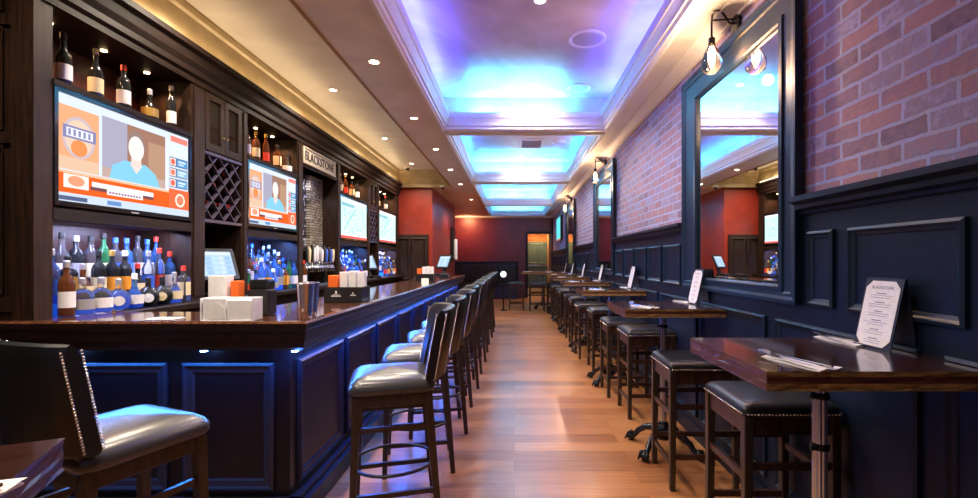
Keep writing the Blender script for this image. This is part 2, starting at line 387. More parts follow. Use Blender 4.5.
for k, (y0, y1) in enumerate(COFFERS):
    pr = [(-0.05, -0.001), (-0.05, -0.02), (-0.025, -0.024), (-0.012, -0.012), (0.0, -0.008), (0.002, 0.025), (0.018, 0.030), (0.024, 0.060), (0.044, 0.110), (0.052, 0.116), (0.060, 0.150), (0.062, 0.18), (0.050, 0.18), (0.026, 0.06), (0.0, 0.04)]
    struct(MB().frame('xy', SOF, CX0, CX1, y0, y1, pr).build('trim_%d' % (k+1), 'trim'))
# cornice of the tray above the back bar and at its end
def extr(prof, y0, y1, mi=0, mb=None):      # prof (x,z) closed, along y
    mb = mb or MB(); return mb.loft([[(x, y0, z) for x, z in prof], [(x, y1, z) for x, z in prof]], mi)
def extrx(prof, x0, x1, mi=0, mb=None):
    mb = mb or MB(); return mb.loft([[(x0, y, z) for y, z in prof], [(x1, y, z) for y, z in prof]], mi)
cp = [(0.0, 0.0), (0.03, 0.0), (0.015, 0.05), (0.012, 0.15), (0.03, 0.165), (0.03, 0.18), (0.055, 0.21), (0.06, 0.235), (0.085, 0.25), (0.10, 0.28), (0.10, 0.30), (0.0, 0.30)]
struct(extr([(XT0-0.02+a, TRAY-0.30+b) for a, b in cp], YT0, YT1).build('trim_5', 'gold'))
struct(extrx([(YT1-a, TRAY-0.30+b) for a, b in cp], XT0, XT1).box(XT0-0.4, XT1, YT1-0.03, YT1+0.02, SOF-0.02, SOF+0.05).build('trim_6', 'gold'))
struct(MB().box(XT1-0.02, XT1+0.0, YT0, YT1, SOF-0.012, SOF+0.01).build('trim_7', 'bronze'))
struct(extr([(XW, SOF), (XW-0.12, SOF), (XW-0.12, SOF-0.012), (XW-0.09, SOF-0.018), (XW-0.03, SOF-0.04), (XW-0.025, SOF-0.055), (XW, SOF-0.055)], -3, 17).build('trim_8', 'trim'))
struct(extrx([(17.0, SOF), (16.9, SOF), (16.9, SOF-0.03), (16.97, SOF-0.06), (17.0, SOF-0.06)], -3, XW).build('trim_9', 'trim'))

# ---- right wainscot
MIR = [(2.27, 3.81), (6.46, 8.06), (10.72, 12.40)]
wn = MB().box(XW-0.02, XW, -3, 17.0, 0, 1.615)
for yy in [(-3, 2.27), (3.81, 6.46), (8.06, 10.72), (12.40, 17.0)]:
    extr([(XW, 1.60), (XW-0.035, 1.60), (XW-0.04, 1.615), (XW-0.06, 1.625), (XW-0.06, 1.645), (XW-0.09, 1.66), (XW-0.09, 1.685), (XW, 1.685)], yy[0], yy[1], 0, wn)
wn.box(XW-0.035, XW-0.02, -3, 17, 0, 0.11)
struct(wn.build('trim_10', 'wain'))
pm = MB()
pp = [(0, 0), (0.0, 0.014), (0.012, 0.02), (0.022, 0.010), (0.034, 0.004), (0.036, 0.0)]
def panel(y0, y1, z0, z1): pm.frame('yz', XW-0.02, y0, y1, z0, z1, pp, 0, -1)
panel(2.05, 2.17, 1.165, 1.515) if False else None
ups = [(0.28, 0.86), (0.94, 1.36), (1.44, 1.95), (2.04, 2.22)]
for a, b, n in ((3.88, 6.44, 5), (8.10, 10.70, 5), (12.44, 16.9, 8)):
    st = (b-a)/n
    ups += [(a+st*i+0.03, a+st*(i+1)-0.03) for i in range(n)]
for a, b in ups: panel(a, b, 1.165, 1.515)
y = -0.4
while y < 16.4:
    panel(y+0.05, y+0.93, 0.17, 1.07); y += 0.98
struct(pm.build('trim_11', 'wainl'))

# ---- mirrors on the right wall
for i, (a, b) in enumerate(MIR):
    t = thing('wall_mirror', (XW-0.02, (a+b)/2, 1.16), 0, ['large navy framed wall mirror nearest the camera, behind the second table', 'tall navy framed wall mirror in the middle of the brick wall', 'small looking farthest navy framed mirror near the far end of the brick wall'][i], 'mirror', 'navy framed wall mirrors')
    h = (b-a)/2; H = 1.64
    MB().box(-0.012, -0.006, -h+0.15, h-0.27, 0.08, H-0.19).build('mirror_glass', 'mirror', t)
    f = MB()
    f.box(-0.025, 0, -h, -h+0.165, 0, H).box(-0.025, 0, h-0.285, h, 0, H).box(-0.025, 0, -h+0.165, h-0.285, H-0.20, H).box(-0.025, 0, -h+0.165, h-0.285, 0, 0.085)
    f.frame('yz', -0.025, -h, h, 0, H, [(0, 0), (0, 0.014), (0.02, 0.014), (0.035, 0.008), (0.05, 0.007), (0.06, 0)], 0, -1)
    f.frame('yz', -0.025, -h+0.12, h-0.24, 0.05, H-0.155, [(0, 0), (0.004, 0.009), (0.03, 0.011), (0.04, 0.003), (0.045, -0.018)], 0, -1)
    f.build('mirror_frame', 'wainl', t)

# ---- far door in its vestibule
d = struct(MB().box(0.50, 1.36, 17.9, 17.95, 0, 2.08).build('door_1', 'green'))
for x0, x1 in ((0.54, 0.90), (0.96, 1.32)):
    MB().frame('xz', 17.9, x0, x1, 0.35, 1.0, pp, 0, -1).frame('xz', 17.9, x0, x1, 1.25, 2.0, pp, 0, -1).build('door_panel', 'green', d)
MB().box(0.56, 1.30, 17.85, 17.88, 1.16, 1.20).box(0.58, 0.60, 17.86, 17.9, 1.15, 1.21).box(1.26, 1.28, 17.86, 17.9, 1.15, 1.21).build('push_bar', 'steel', d)
MB().box(0.52, 1.34, 17.885, 17.9, 0.05, 0.30).build('kick_plate', 'brass', d)
struct(MB().box(0.42, 0.50, 16.95, 17.2, 0, 2.42).box(0.50, 1.36, 16.95, 17.2, 2.34, 2.42).build('trim_12', 'wain'))
struct(MB().box(1.27, 1.36, 16.95, 17.95, 0.0, 2.34).build('trim_13', 'bronze'))
area('vestibule_lamp', (0.9, 17.5, 2.55), (0, 0, 0), 0.4, 0.3, 14, (1.0, 0.62, 0.28))
# dark timber doors on the red wall
d2 = struct(MB().box(-2.62, -1.86, 10.07, 10.12, 0, 1.93).build('door_2', 'walnut'))
for x0, x1 in ((-2.58, -2.26), (-2.22, -1.90)):
    MB().frame('xz', 10.07, x0, x1, 0.95, 1.86, [(0, 0), (0, 0.02), (0.02, 0.028), (0.035, 0.012), (0.05, 0.0)], 0, -1).frame('xz', 10.07, x0, x1, 0.1, 0.88, pp, 0, -1).build('door_panel', 'walnut', d2)

# ================================================================= LAMPS
def downlight(x, y, z, label, group, power=40, r=0.036, spot=2.5, col=WARM, emitter='lens'):
    t = thing('recessed_downlight', (x, y, z), 0, label, 'ceiling light', group)
    MB().lathe([(r*1.5, 0), (r*1.5, -0.004), (r*1.1, -0.008), (r, 0.0)], n=24).build('trim_ring', 'trim', t, auto=True)
    MB().lathe([(r, -0.003), (r*0.6, -0.006), (0.001, -0.007)], n=20).build('lens', emitter, t)
    ld = bpy.data.lights.new('downlight_lamp', 'SPOT'); ld.energy = power; ld.color = col; ld.spot_size = spot; ld.spot_blend = 0.6; ld.shadow_soft_size = r
    lo = bpy.data.objects.new('downlight_lamp', ld); lo.location = (0, 0, -0.02); lo.parent = t; COL.objects.link(lo)
    return t
for i, y in enumerate((0.75, 2.24, 3.72, 5.20, 6.66, 8.17, 9.73, 12.2)):
    downlight(-1.12, y, SOF, 'warm downlight in the ceiling band over the bar stools, %s from the camera' % ORD[i], 'downlights over the bar stools')
for i, y in enumerate((1.6, 3.3, 5.27, 7.37, 9.3)):
    downlight(-2.05, y, TRAY, 'warm downlight in the raised tray ceiling over the bar, %s from the camera' % ORD[i], 'downlights over the bartender aisle', 44)
for i, (x, y, k) in enumerate(((0.20, 3.58, 0), (0.22, 5.30, 0), (0.15, 9.0, 1))):
    downlight(x, y, UP, ['pale downlight in the nearest blue coffer at the top of the picture', 'pale downlight at the bright far end of the nearest blue coffer', 'pale downlight inside the second blue ceiling coffer'][i], 'downlights in the coffers', 34, col=(1, 0.80, 0.72))
for i, y in enumerate((0.9, 2.6, 4.4)): pass

# round ceiling speakers, air vent, dome cameras
for i, (x, y, r) in enumerate(((0.66, 4.2, 0.17), (0.75, 5.40, 0.14), (0.77, 7.9, 0.13), (0.72, 9.1, 0.11))):
    t = thing('ceiling_speaker', (x, y, UP), 0, ['large round white ceiling speaker in the nearest coffer', 'round ceiling speaker in the cyan glow at the far end of the nearest coffer', 'round ceiling speaker beside the air vent in the second coffer', 'small round ceiling speaker beyond the air vent in the second coffer'][i], 'speaker', 'round ceiling speakers')
    MB().lathe([(r, 0), (r, -0.010), (r*0.93, -0.014), (r*0.86, -0.006)], n=36).build('bezel', 'trim', t, auto=True)
    MB().lathe([(r*0.87, -0.005), (r*0.5, -0.009), (0.001, -0.010)], n=36).build('grille', 'spk', t, auto=True)
t = thing('air_vent', (0.30, 8.0, UP), 0, 'rectangular white louvred air vent in the second coffer', 'vent')
MB().frame('xy', 0, -0.2, 0.2, -0.28, 0.28, [(0, 0), (0, 0.012), (0.03, 0.014), (0.035, 0.0)], 0, -1).build('vent_frame', 'trim', t)
v = MB()
for k in range(9): v.bar((-0.16, -0.22+k*0.055, -0.006), (0.16, -0.22+k*0.055, -0.006), 0.03, 0.004, ax=(0, 1, 0.7))
v.build('louvre', 'spk', t)
for i, (x, y, z) in enumerate(((-2.20, 9.62, TRAY), (-1.53, 9.98, SOF))):
    t = thing('dome_camera', (x, y, z), 0, ['dark dome security camera at the far end of the tray ceiling', 'dark dome security camera above the corner of the red wall'][i], 'security camera', 'dome cameras')
    MB().lathe([(0.055, 0), (0.055, -0.03), (0.045, -0.035)], n=24).build('camera_base', 'trim', t, auto=True)
    MB().lathe([(0.042, -0.03), (0.038, -0.055), (0.022, -0.075), (0.001, -0.08)], n=24).build('dome', 'gloss', t, smooth=True)

# filament sconces
sp0 = None
for i, y in enumerate((2.96, 7.20, 11.5)):
    lab = ['teardrop filament bulb sconce above the nearest wall mirror', 'teardrop filament bulb sconce above the middle wall mirror', 'teardrop filament bulb sconce above the farthest wall mirror'][i]
    t = thing('wall_sconce', (XW, y, 2.885), 0, lab, 'wall lamp', 'filament bulb wall sconces')
    MB().box(-0.03, 0, -0.045, 0.045, -0.06, 0.06).build('backplate', 'iron', t, bevel=0.008)
    pts = [(-0.03, 0, 0.0)] + [(-0.10-0.075*math.cos(a), 0, 0.0+0.085*math.sin(a)) for a in [PI*0.95*(1-k/8)+0.0 for k in range(9)][::-1]]
    pts = [(-0.03, 0, 0.0), (-0.06, 0, 0.005), (-0.085, 0, 0.045), (-0.115, 0, 0.085), (-0.145, 0, 0.085), (-0.168, 0, 0.055), (-0.172, 0, 0.0), (-0.172, 0, -0.09)]
    MB().tube(pts, 0.007, 8).tube([(-0.03, 0, 0.03), (-0.172, 0, 0.02)], 0.005, 6).build('arm', 'iron', t, smooth=True)
    MB().lathe([(0.010, -0.085), (0.020, -0.095), (0.022, -0.135), (0.017, -0.14)], (-0.172, 0, 0), 16).build('socket', 'iron', t, auto=True)
    MB().lathe([(0.018, -0.13), (0.028, -0.15), (0.045, -0.19), (0.062, -0.235), (0.064, -0.265), (0.055, -0.295), (0.030, -0.315), (0.001, -0.322)], (-0.172, 0, 0), 24).build('bulb', 'bulb', t, smooth=True)
    fl = MB()
    for k in range(6):
        a = k*PI/3; q = lambda rr, z, aa=a: (-0.172+rr*math.cos(aa), rr*math.sin(aa), z)
        fl.tube([q(0.006, -0.155), q(0.016, -0.20), q(0.014, -0.245), q(0.004, -0.275)], 0.0016, 5)
    fl.build('filament', 'fil', t)
    ld = bpy.data.lights.new('sconce_lamp', 'POINT'); ld.energy = 12; ld.color = (1, 0.62, 0.36); ld.shadow_soft_size = 0.03
    lo = bpy.data.objects.new('sconce_lamp', ld); lo.location = (-0.25, 0, -0.36); lo.parent = t; COL.objects.link(lo)

# ================================================================= BAR
bar = thing('bar_counter', (0, 0, 0), 0, 'long dark panelled bar with glossy mahogany top and blue light under its rail', 'bar')
XB, YB = -1.04, 2.33           # outer corner of the top
MB().box(-1.60, -1.18, 2.85, 9.75, 0.0, 0.93).box(-3.2, -1.18, 2.45, 2.85, 0.0, 0.93).build('bar_body', 'barwood', bar)
ld = bpy.data.lights.new('corner_puck_lamp', 'POINT'); ld.energy = 1.6; ld.color = (0.06, 0.22, 1.0); ld.shadow_soft_size = 0.015
lo = bpy.data.objects.new('corner_puck_lamp', ld); lo.location = (-1.12, 2.39, 0.885); COL.objects.link(lo)
rail = [(0.0, 1.045), (0.0, 1.062), (-0.012, 1.07), (-0.05, 1.07), (-0.05, 1.06), (-0.62, 1.06), (-0.62, 1.02), (-0.14, 1.02), (-0.14, 1.0)]
tp = MB()      # glossy top
tp.box(-1.66, XB-0.03, YB+0.03, 9.85, 1.03, 1.062).box(-3.2, -1.66, YB+0.03, 2.86, 1.03, 1.062)
tp.build('bar_top', 'bartop', bar, bevel=0.004)
ra = MB()      # moulded rail round the outer edge, mitred at the corner
rp = [(0.045, 1.03), (0.045, 1.066), (0.030, 1.072), (0.012, 1.070), (0.0, 1.060), (0.0, 1.035), (0.010, 1.022), (0.012, 0.985), (0.022, 0.965), (0.026, 0.935), (0.040, 0.918), (0.14, 0.918), (0.14, 1.03)]
L0 = [(-3.2, YB+a, z) for a, z in rp]; L1 = [(XB-a, YB+a, z) for a, z in rp]; L2 = [(XB-a, 9.85, z) for a, z in rp]
ra.loft([L0, L1, L2]); ra.m = [1 if (k % 13 in (0, 1, 2, 3, 12)) else 0 for k in range(len(ra.f))]; ra.build('bar_rail', ['barrail', 'bartop'], bar)
pn = MB()
bp_ = [(0, 0), (0, 0.014), (0.014, 0.022), (0.026, 0.012), (0.05, 0.008), (0.06, 0.0)]
yy = 2.50
while yy < 9.5:
    pn.frame('yz', -1.18, yy+0.03, yy+0.68, 0.17, 0.84, bp_, 0, 1); yy += 0.72
for x0, x1 in ((-1.74, -1.26), (-2.30, -1.82), (-2.86, -2.38)):
    pn.frame('xz', 2.45, x0, x1, 0.17, 0.84, bp_, 0, -1)
pn.build('panel_moulding', 'barmould', bar)
MB().box(-1.18, -1.10, 2.37, 9.75, 0, 0.10).box(-1.18, -1.13, 2.40, 9.75, 0.10, 0.135).box(-3.2, -1.10, 2.37, 2.45, 0, 0.10).box(-3.2, -1.13, 2.40, 2.45, 0.10, 0.135).build('plinth', 'barmould', bar)
MB().box(-1.165, -1.15, 2.5, 9.7, 0.906, 0.914).build('led_strip', 'blueled', bar)
for (x, y) in [(-1.13, 2.40), (-1.60, 2.40), (-2.3, 2.40)] + [(-1.12, 3.4+k*1.0) for k in range(6)]:
    MB().lathe([(0.016, 0.916), (0.016, 0.908), (0.001, 0.906)], (x, y, 0), 14).build('puck_light', 'bluepuck', bar)

# ================================================================= BACK BAR
bb = thing('back_bar', (0, 0, 0), 0, 'tall dark walnut back bar with shelves, crown and television bays', 'cabinet')
XF, XBK = -2.50, -2.90
def yof(px, X=2.5): return 465*X/(514-px)
POSTS = [(3.60, 3.76), (4.27, 4.36), (5.36, 5.50), (6.56, 6.68), (7.92, 8.04), (8.50, 8.60), (9.85, 10.07)]
p = MB().box(-3.2, XF, 2.44, 2.52, 1.063, 3.02)
for z0, z1 in ((1.20, 1.98), (2.06, 2.60), (2.68, 2.95)):
    p.frame('xz', 2.44, -3.16, -2.66, z0, z1, [(0, 0.02), (0.012, 0.018), (0.03, 0.0), (0.05, -0.004)], 0, -1)
p.box(-3.2, -2.62, 2.425, 2.44, 1.11, 1.19).box(-3.2, -2.62, 2.425, 2.44, 1.99, 2.05).box(-2.62, XF, 2.42, 2.44, 1.063, 3.02).box(-3.2, -2.62, 2.425, 2.44, 2.61, 2.67)
p.build('end_panel', 'walnut', bb)
for a, b_ in POSTS:
    MB().box(XBK, XF, a, b_, 1.06, 2.76).box(XF, XF+0.012, a+0.02, b_-0.02, 1.1, 2.74).build('post', 'walnut', bb)
MB().box(XBK, XF-0.02, 2.87, 10.07, 0, 1.02).box(XBK, XF+0.12, 2.87, 10.07, 1.02, 1.06).build('counter', 'walnuty', bb, bevel=0.004)
crown = [(XBK, 2.76), (XF+0.01, 2.76), (XF+0.01, 2.80), (XF+0.03, 2.82), (XF+0.03, 2.86), (XF+0.05, 2.90), (XF+0.06, 2.96), (XF+0.09, 2.98), (XF+0.09, 3.02), (XBK, 3.02)]
extr(crown, 2.44, 10.07).build('crown', 'walnuty', bb)
struct(MB().box(-3.2, XF+0.02, 2.5, 10.1, 3.02, TRAY).build('wall_left_upper', 'gold'))
BAYS = [(2.52, 3.60), (4.36, 5.36), (6.68, 7.92), (8.60, 9.85)]
for i, (a, b_) in enumerate(BAYS):
    MB().box(XBK, XF+0.01, a, b_, 2.335, 2.365).build('upper_shelf', 'walnuty', bb)
    MB().box(XF-0.05, XF+0.005, a, b_, 1.60, 1.665).build('valance', 'walnuty', bb)
    MB().box(XBK, XF-0.09, a, b_, 1.60, 2.335).build('bay_back', 'niche', bb)
    # lit stepped risers for the bottles
    MB().box(XBK, -2.685, a+0.01, b_-0.01, 1.064, 1.22).box(-2.685, -2.583, a+0.01, b_-0.01, 1.064, 1.13).build('lit_riser', 'lit' if i == 0 else 'lit2', bb)
    n = 3 if b_-a < 1.1 else 4
    area('shelf_light', (XF-0.12, (a+b_)/2, 1.59), (0, 0.25, 0), 0.03, b_-a-0.1, (5, 9, 8, 5)[i], ((0.55, 0.6, 1.0), (0.12, 0.28, 1.0), (0.12, 0.28, 1.0), (0.5, 0.5, 1.0))[i])
    for k in range(n):
        yk = a+(b_-a)*(k+0.5)/n
        MB().lathe([(0.017, 2.76), (0.017, 2.754), (0.001, 2.752)], (XF-0.2, yk, 0), 14).build('puck_light', 'puck', bb)
        ld = bpy.data.lights.new('niche_lamp', 'SPOT'); ld.energy = 4.5; ld.color = (1, 0.5, 0.24); ld.spot_size = 2.4; ld.spot_blend = 0.7; ld.shadow_soft_size = 0.02
        lo = bpy.data.objects.new('niche_lamp', ld); lo.location = (XF-0.2, yk, 2.74); COL.objects.link(lo)
# glazed cupboards over lattice wine racks
for i, (a, b_) in enumerate(((3.76, 4.27), (8.04, 8.50))):
    MB().box(XBK, XF-0.03, a, b_, 2.27, 2.76).build('cupboard_box', 'walnut', bb)
    ym = (a+b_)/2
    for y0, y1 in ((a+0.005, ym-0.003), (ym+0.003, b_-0.005)):
        dd = MB().box(XF-0.03, XF+0.005, y0, y0+0.05, 2.28, 2.75).box(XF-0.03, XF+0.005, y1-0.05, y1, 2.28, 2.75).box(XF-0.03, XF+0.005, y0+0.05, y1-0.05, 2.28, 2.34).box(XF-0.03, XF+0.005, y0+0.05, y1-0.05, 2.70, 2.75).build('glass_door', 'walnut', bb)
        MB().box(XF-0.015, XF-0.010, y0+0.05, y1-0.05, 2.34, 2.70).build('pane', 'cabglass', dd)
        MB().sphere((XF+0.012, (y1-0.025 if y0 < ym-0.1 else y0+0.025), 2.42), 0.009, 6).build('knob', 'brass', dd)
    wr = MB().box(XBK+0.05, XBK+0.07, a, b_, 1.70, 2.27).box(XBK, XF, a, b_, 2.245, 2.27).box(XBK, XF, a, b_, 1.69, 1.715)
    st = 0.135; W_ = b_-a; H_ = 0.53
    for sg in (1, -1):
        c = -W_ - H_
        while c < W_+H_:
            pts = []
            for k in range(41):
                yv = W_*k/40; zv = sg*yv + c + (H_ if sg < 0 else 0)
                if 0 <= zv <= H_: pts.append((yv, zv))
            if len(pts) > 1:
                (ya, za), (yb, zb) = pts[0], pts[-1]
                if abs(yb-ya) > 0.03: wr.bar((XF-0.02, a+ya, 1.715+za), (XF-0.02, a+yb, 1.715+zb), 0.03, 0.008)
            c += st*1.15
    wr.build('wine_rack', 'lattice', bb)
    rng = [(0.12, 0.14), (0.27, 0.14), (0.40, 0.14), (0.20, 0.30), (0.33, 0.30), (0.12, 0.42), (0.38, 0.42)]
    for j, (dy, dz) in enumerate(rng):
        if i == 1 and j > 3: break
        o = MB()
        T = Matrix.Translation((XF-0.322, a+dy*W_/0.51, 1.72+dz)) @ Matrix.Rotation(PI/2, 4, 'Y')
        o.lathe([(0.001, 0), (0.036, 0.002), (0.037, 0.18), (0.014, 0.23), (0.014, 0.27), (0.001, 0.271)], n=14, T=T)
        o = o.build('wine_bottle', 'g_dark', None, auto=True)
        tag(o, 'wine bottle lying in the %s lattice rack, %s from the lower left' % (('nearer', 'farther')[i], ORD[j]), 'bottle', 'wine bottles lying in the lattice racks')
        MB().lathe([(0.0155, 0.235), (0.0155, 0.272), (0.001, 0.273)], n=14, T=T).build('foil_cap', 'foil', o)
# sign and tile behind the taps
sg = thing('bar_sign', (XF, 5.99, 2.63), 0, 'tan wall plaque reading BLACKSTONE above the beer taps', 'sign')
MB().box(-0.02, 0.005, -0.487, 0.487, -0.098, 0.103).frame('yz', 0.005, -0.487, 0.487, -0.098, 0.103, [(0, 0), (0, 0.012), (0.012, 0.014), (0.02, 0.0)], 0, 1).build('plaque', 'plate', sg)
text('lettering', 'BLACKSTONE', 0.155, 'signtext', sg, (0.008, 0, 0.0), (PI/2, 0, PI/2), 0.002, 0.92)
MB().box(XF-0.03, XF, 5.50, 6.56, 2.735, 2.76).box(XF-0.03, XF, 5.50, 6.56, 2.50, 2.53).build('sign_rail', 'walnut', bb)
MB().box(XBK, XF-0.25, 5.50, 6.15, 1.5, 2.50).build('tile_panel', 'tile', bb)
MB().box(XBK, XF-0.20, 6.15, 6.56, 1.5, 2.50).build('tile_panel', 'tile2', bb)
ld = bpy.data.lights.new('niche_lamp', 'SPOT'); ld.energy = 3; ld.color = (0.9, 0.85, 1); ld.spot_size = 2.4; ld.shadow_soft_size = 0.05
lo = bpy.data.objects.new('niche_lamp', ld); lo.location = (XF-0.08, 6.0, 2.49); COL.objects.link(lo)

# ---- beer tap tower
t = thing('beer_tap_tower', (XF-0.12, 6.04, 1.0615), 0, 'steel beer tap tower with a row of tap handles below the sign', 'beer taps')
MB().box(-0.04, 0.04, -0.47, 0.47, 0.225, 0.275).box(-0.03, 0.03, -0.42, -0.34, 0, 0.2).box(-0.03, 0.03, 0.34, 0.42, 0, 0.2).build('tower_body', 'black', t, bevel=0.01)
MB().box(0.02, 0.16, -0.45, 0.45, 0, 0.02).build('drip_tray', 'steel', t, bevel=0.004)
hc = ['c_black', 'c_cream', 'c_black', 'c_white', 'c_white', 'c_silver', 'c_white', 'c_black', 'c_blue', 'c_black', 'c_blue', 'c_cream']
for k in range(12):
    y = -0.41+k*0.0745
    f = MB().tube([(0.05, y, 0.25), (0.10, y, 0.25), (0.12, y, 0.22), (0.125, y, 0.17)], [0.012, 0.012, 0.010, 0.008], 8).tube([(0.105, y, 0.25), (0.108, y, 0.30)], 0.008, 8).build('faucet', 'steel', t, smooth=True)
    hh = R.uniform(0.16, 0.24)
    h = MB().loft([rrect(0.022, 0.03, 0.008, 0.30), rrect(0.030, 0.042, 0.01, 0.34), rrect(0.034, 0.052, 0.01, 0.30+hh*0.8), rrect(0.02, 0.03, 0.008, 0.30+hh)], T=Matrix.Translation((0.11, y, 0))).build('tap_handle', hc[k], f, auto=True)

# ---- televisions
SCREEN = {}
def scol(c, s=1.0):
    k = (c, s)
    if k not in SCREEN: SCREEN[k] = emit('screen_colour', c, s)
    return SCREEN[k]
def ell(cx, cy, rx, ry, n=20): return [(cx+rx*math.cos(2*PI*i/n), cy+ry*math.sin(2*PI*i/n)) for i in range(n)]
def rc(a, b, c, d): return [(a, c), (b, c), (b, d), (a, d)]
def sports():
    W, O, DO = (0.80, 0.90, 1.0), (0.92, 0.13, 0.02), (0.75, 0.09, 0.02)
    P = [(rc(0, 1, 0, 1), (0.72, 0.80, 0.95))]
    P += [(rc(0, 0.25, 0.30, 0.90), (0.85, 0.42, 0.22)), (rc(0, 0.25, 0.30, 0.42), (0.80, 0.55, 0.38))]
    P += [(ell(0.125, 0.62, 0.10, 0.20), (0.62, 0.50, 0.55)), (ell(0.125, 0.62, 0.085, 0.17), (0.88, 0.62, 0.48)), (rc(0.03, 0.23, 0.60, 0.72), (0.25, 0.25, 0.45)), (rc(0.05, 0.21, 0.62, 0.70), (0.88, 0.85, 0.9)), (ell(0.125, 0.52, 0.05, 0.08), (0.9, 0.3, 0.1))]
    for k in range(5): P.append((rc(0.06+k*0.03, 0.075+k*0.03, 0.63, 0.69), (0.25, 0.28, 0.5)))
    P += [(rc(0.27, 0.77, 0.30, 0.92), (0.38, 0.20, 0.14)), (rc(0.27, 0.45, 0.30, 0.92), (0.42, 0.40, 0.52)), (rc(0.62, 0.77, 0.36, 0.80), (0.50, 0.30, 0.20)), (rc(0.27, 0.77, 0.30, 0.40), (0.55, 0.40, 0.36))]
    P += [([(0.32, 0.30), (0.34, 0.44), (0.43, 0.52), (0.60, 0.52), (0.68, 0.44), (0.72, 0.30)], (0.25, 0.62, 0.88)), ([(0.47, 0.50), (0.52, 0.40), (0.57, 0.50)], (0.85, 0.72, 0.66)), (rc(0.48, 0.56, 0.48, 0.58), (0.85, 0.68, 0.62)), (ell(0.52, 0.72, 0.072, 0.15), (0.32, 0.22, 0.2)), (ell(0.52, 0.68, 0.062, 0.135), (0.95, 0.82, 0.80))]
    P += [(rc(0.78, 0.80, 0.1, 0.92), W), (rc(0.82, 0.99, 0.90, 0.97), (0.9, 0.25, 0.2)), (rc(0.82, 0.99, 0.74, 0.88), (0.75, 0.88, 0.9))]
    for k, (c1, c2) in enumerate((((0.8, 0.15, 0.1), (0.15, 0.4, 0.7)), ((0.85, 0.2, 0.15), (0.3, 0.55, 0.75)), ((0.8, 0.15, 0.1), (0.1, 0.35, 0.7)))):
        v0 = 0.34+k*0.13
        P += [(rc(0.81, 0.99, v0, v0+0.11), (0.12, 0.15, 0.3)), (rc(0.815, 0.87, v0+0.01, v0+0.10), (0.9, 0.75, 0.7)), (ell(0.842, v0+0.055, 0.02, 0.035), c1), (rc(0.88, 0.985, v0+0.01, v0+0.10), c2), (rc(0.895, 0.97, v0+0.06, v0+0.08), W), (rc(0.895, 0.95, v0+0.03, v0+0.045), W)]
    P += [(rc(0, 1, 0.08, 0.29), O), (rc(0, 0.80, 0.265, 0.29), (0.95, 0.55, 0.35)), (rc(0.03, 0.18, 0.13, 0.26), (0.9, 0.85, 0.8)), (ell(0.105, 0.20, 0.05, 0.05), (0.9, 0.35, 0.2)), (rc(0.19, 0.66, 0.14, 0.175), (0.2, 0.08, 0.08)), (rc(0.20, 0.66, 0.175, 0.225), (0.9, 0.88, 0.88)), (rc(0.30, 0.57, 0.12, 0.20), (0.93, 0.88, 0.9))]
    for k in range(11): P.append((rc(0.315+k*0.022, 0.33+k*0.022, 0.135, 0.155), (0.3, 0.15, 0.25)))
    P += [(rc(0.80, 1, 0.08, 0.32), (0.92, 0.16, 0.06)), (ell(0.91, 0.19, 0.05, 0.085), (0.9, 0.85, 0.7)), (ell(0.91, 0.19, 0.035, 0.06), (0.8, 0.25, 0.15)), (rc(0, 1, 0, 0.075), (0.62, 0.72, 0.85)), (rc(0, 0.17, 0.01, 0.05), (0.1, 0.13, 0.25)), (rc(0.30, 0.40, 0.015, 0.06), (0.15, 0.3, 0.6))]
    return P
def board(seed):
    r = random.Random(seed)
    P = [(rc(0, 1, 0, 1), (0.62, 0.92, 0.90)), (rc(0, 1, 0.93, 1), (0.85, 0.95, 1.0)), (rc(0.04, 0.5, 0.80, 0.88), (0.25, 0.5, 0.55))]
    for k in range(9):
        P.append((rc(0.08, 0.9, 0.14+k*0.075, 0.147+k*0.075), (0.30, 0.62, 0.68)))
        for j in range(8):
            if r.random() < 0.6: P.append((rc(0.10+j*0.10, 0.16+j*0.10, 0.16+k*0.075, 0.195+k*0.075), r.choice([(0.3, 0.55, 0.7), (0.85, 0.9, 0.5), (0.4, 0.75, 0.6), (0.9, 0.95, 1)])))
    P += [([(0.1, 0.2), (0.13, 0.2), (0.55, 0.78), (0.52, 0.78)], (0.2, 0.55, 0.5)), (rc(0, 1, 0, 0.06), (0.8, 0.12, 0.1)), (rc(0, 1, 0.06, 0.09), (0.9, 0.95, 1))]
    return P
def tv(y0, y1, z0, z1, content, label, strength):
    ym, W_, H_ = (y0+y1)/2, y1-y0, z1-z0
    t = thing('television', (XF-0.018, ym, z0), 0, label, 'television', 'televisions in the back bar')
    MB().box(-0.07, 0.012, -W_/2, W_/2, 0, H_).frame('yz', 0.012, -W_/2, W_/2, 0, H_, [(0, 0), (0, 0.012), (0.022, 0.012), (0.026, 0.0)], 0, 1).build('bezel', 'gloss', t)
    s = MB(); mats = []
    for i, (pts, c) in enumerate(content):
        mm = scol(c, strength)
        if mm not in mats: mats.append(mm)
        x = 0.014+i*0.00008
        ws, hs = W_-0.05, H_-0.055
        s.add([(x, -ws/2+ws*u, 0.030+hs*v) for u, v in pts], [tuple(range(len(pts)))], mats.index(mm))
    s.build('screen', mats, t)
    MB().box(0.012, 0.026, -0.03, 0.03, 0.006, 0.014).build('badge', 'c_silver', t)
tv(2.525, 3.597, 1.68, 2.333, sports(), 'largest looking nearest television with orange sports show', 0.40)
tv(4.363, 5.357, 1.70, 2.33, sports(), 'second television with orange sports show, right of the wine rack', 0.40)
tv(6.683, 7.917, 1.68, 2.33, board(3), 'third television with pale results table, right of the tile panel', 0.47)
tv(8.603, 9.847, 1.70, 2.33, board(8), 'farthest back bar television with pale results table beside the red wall', 0.47)
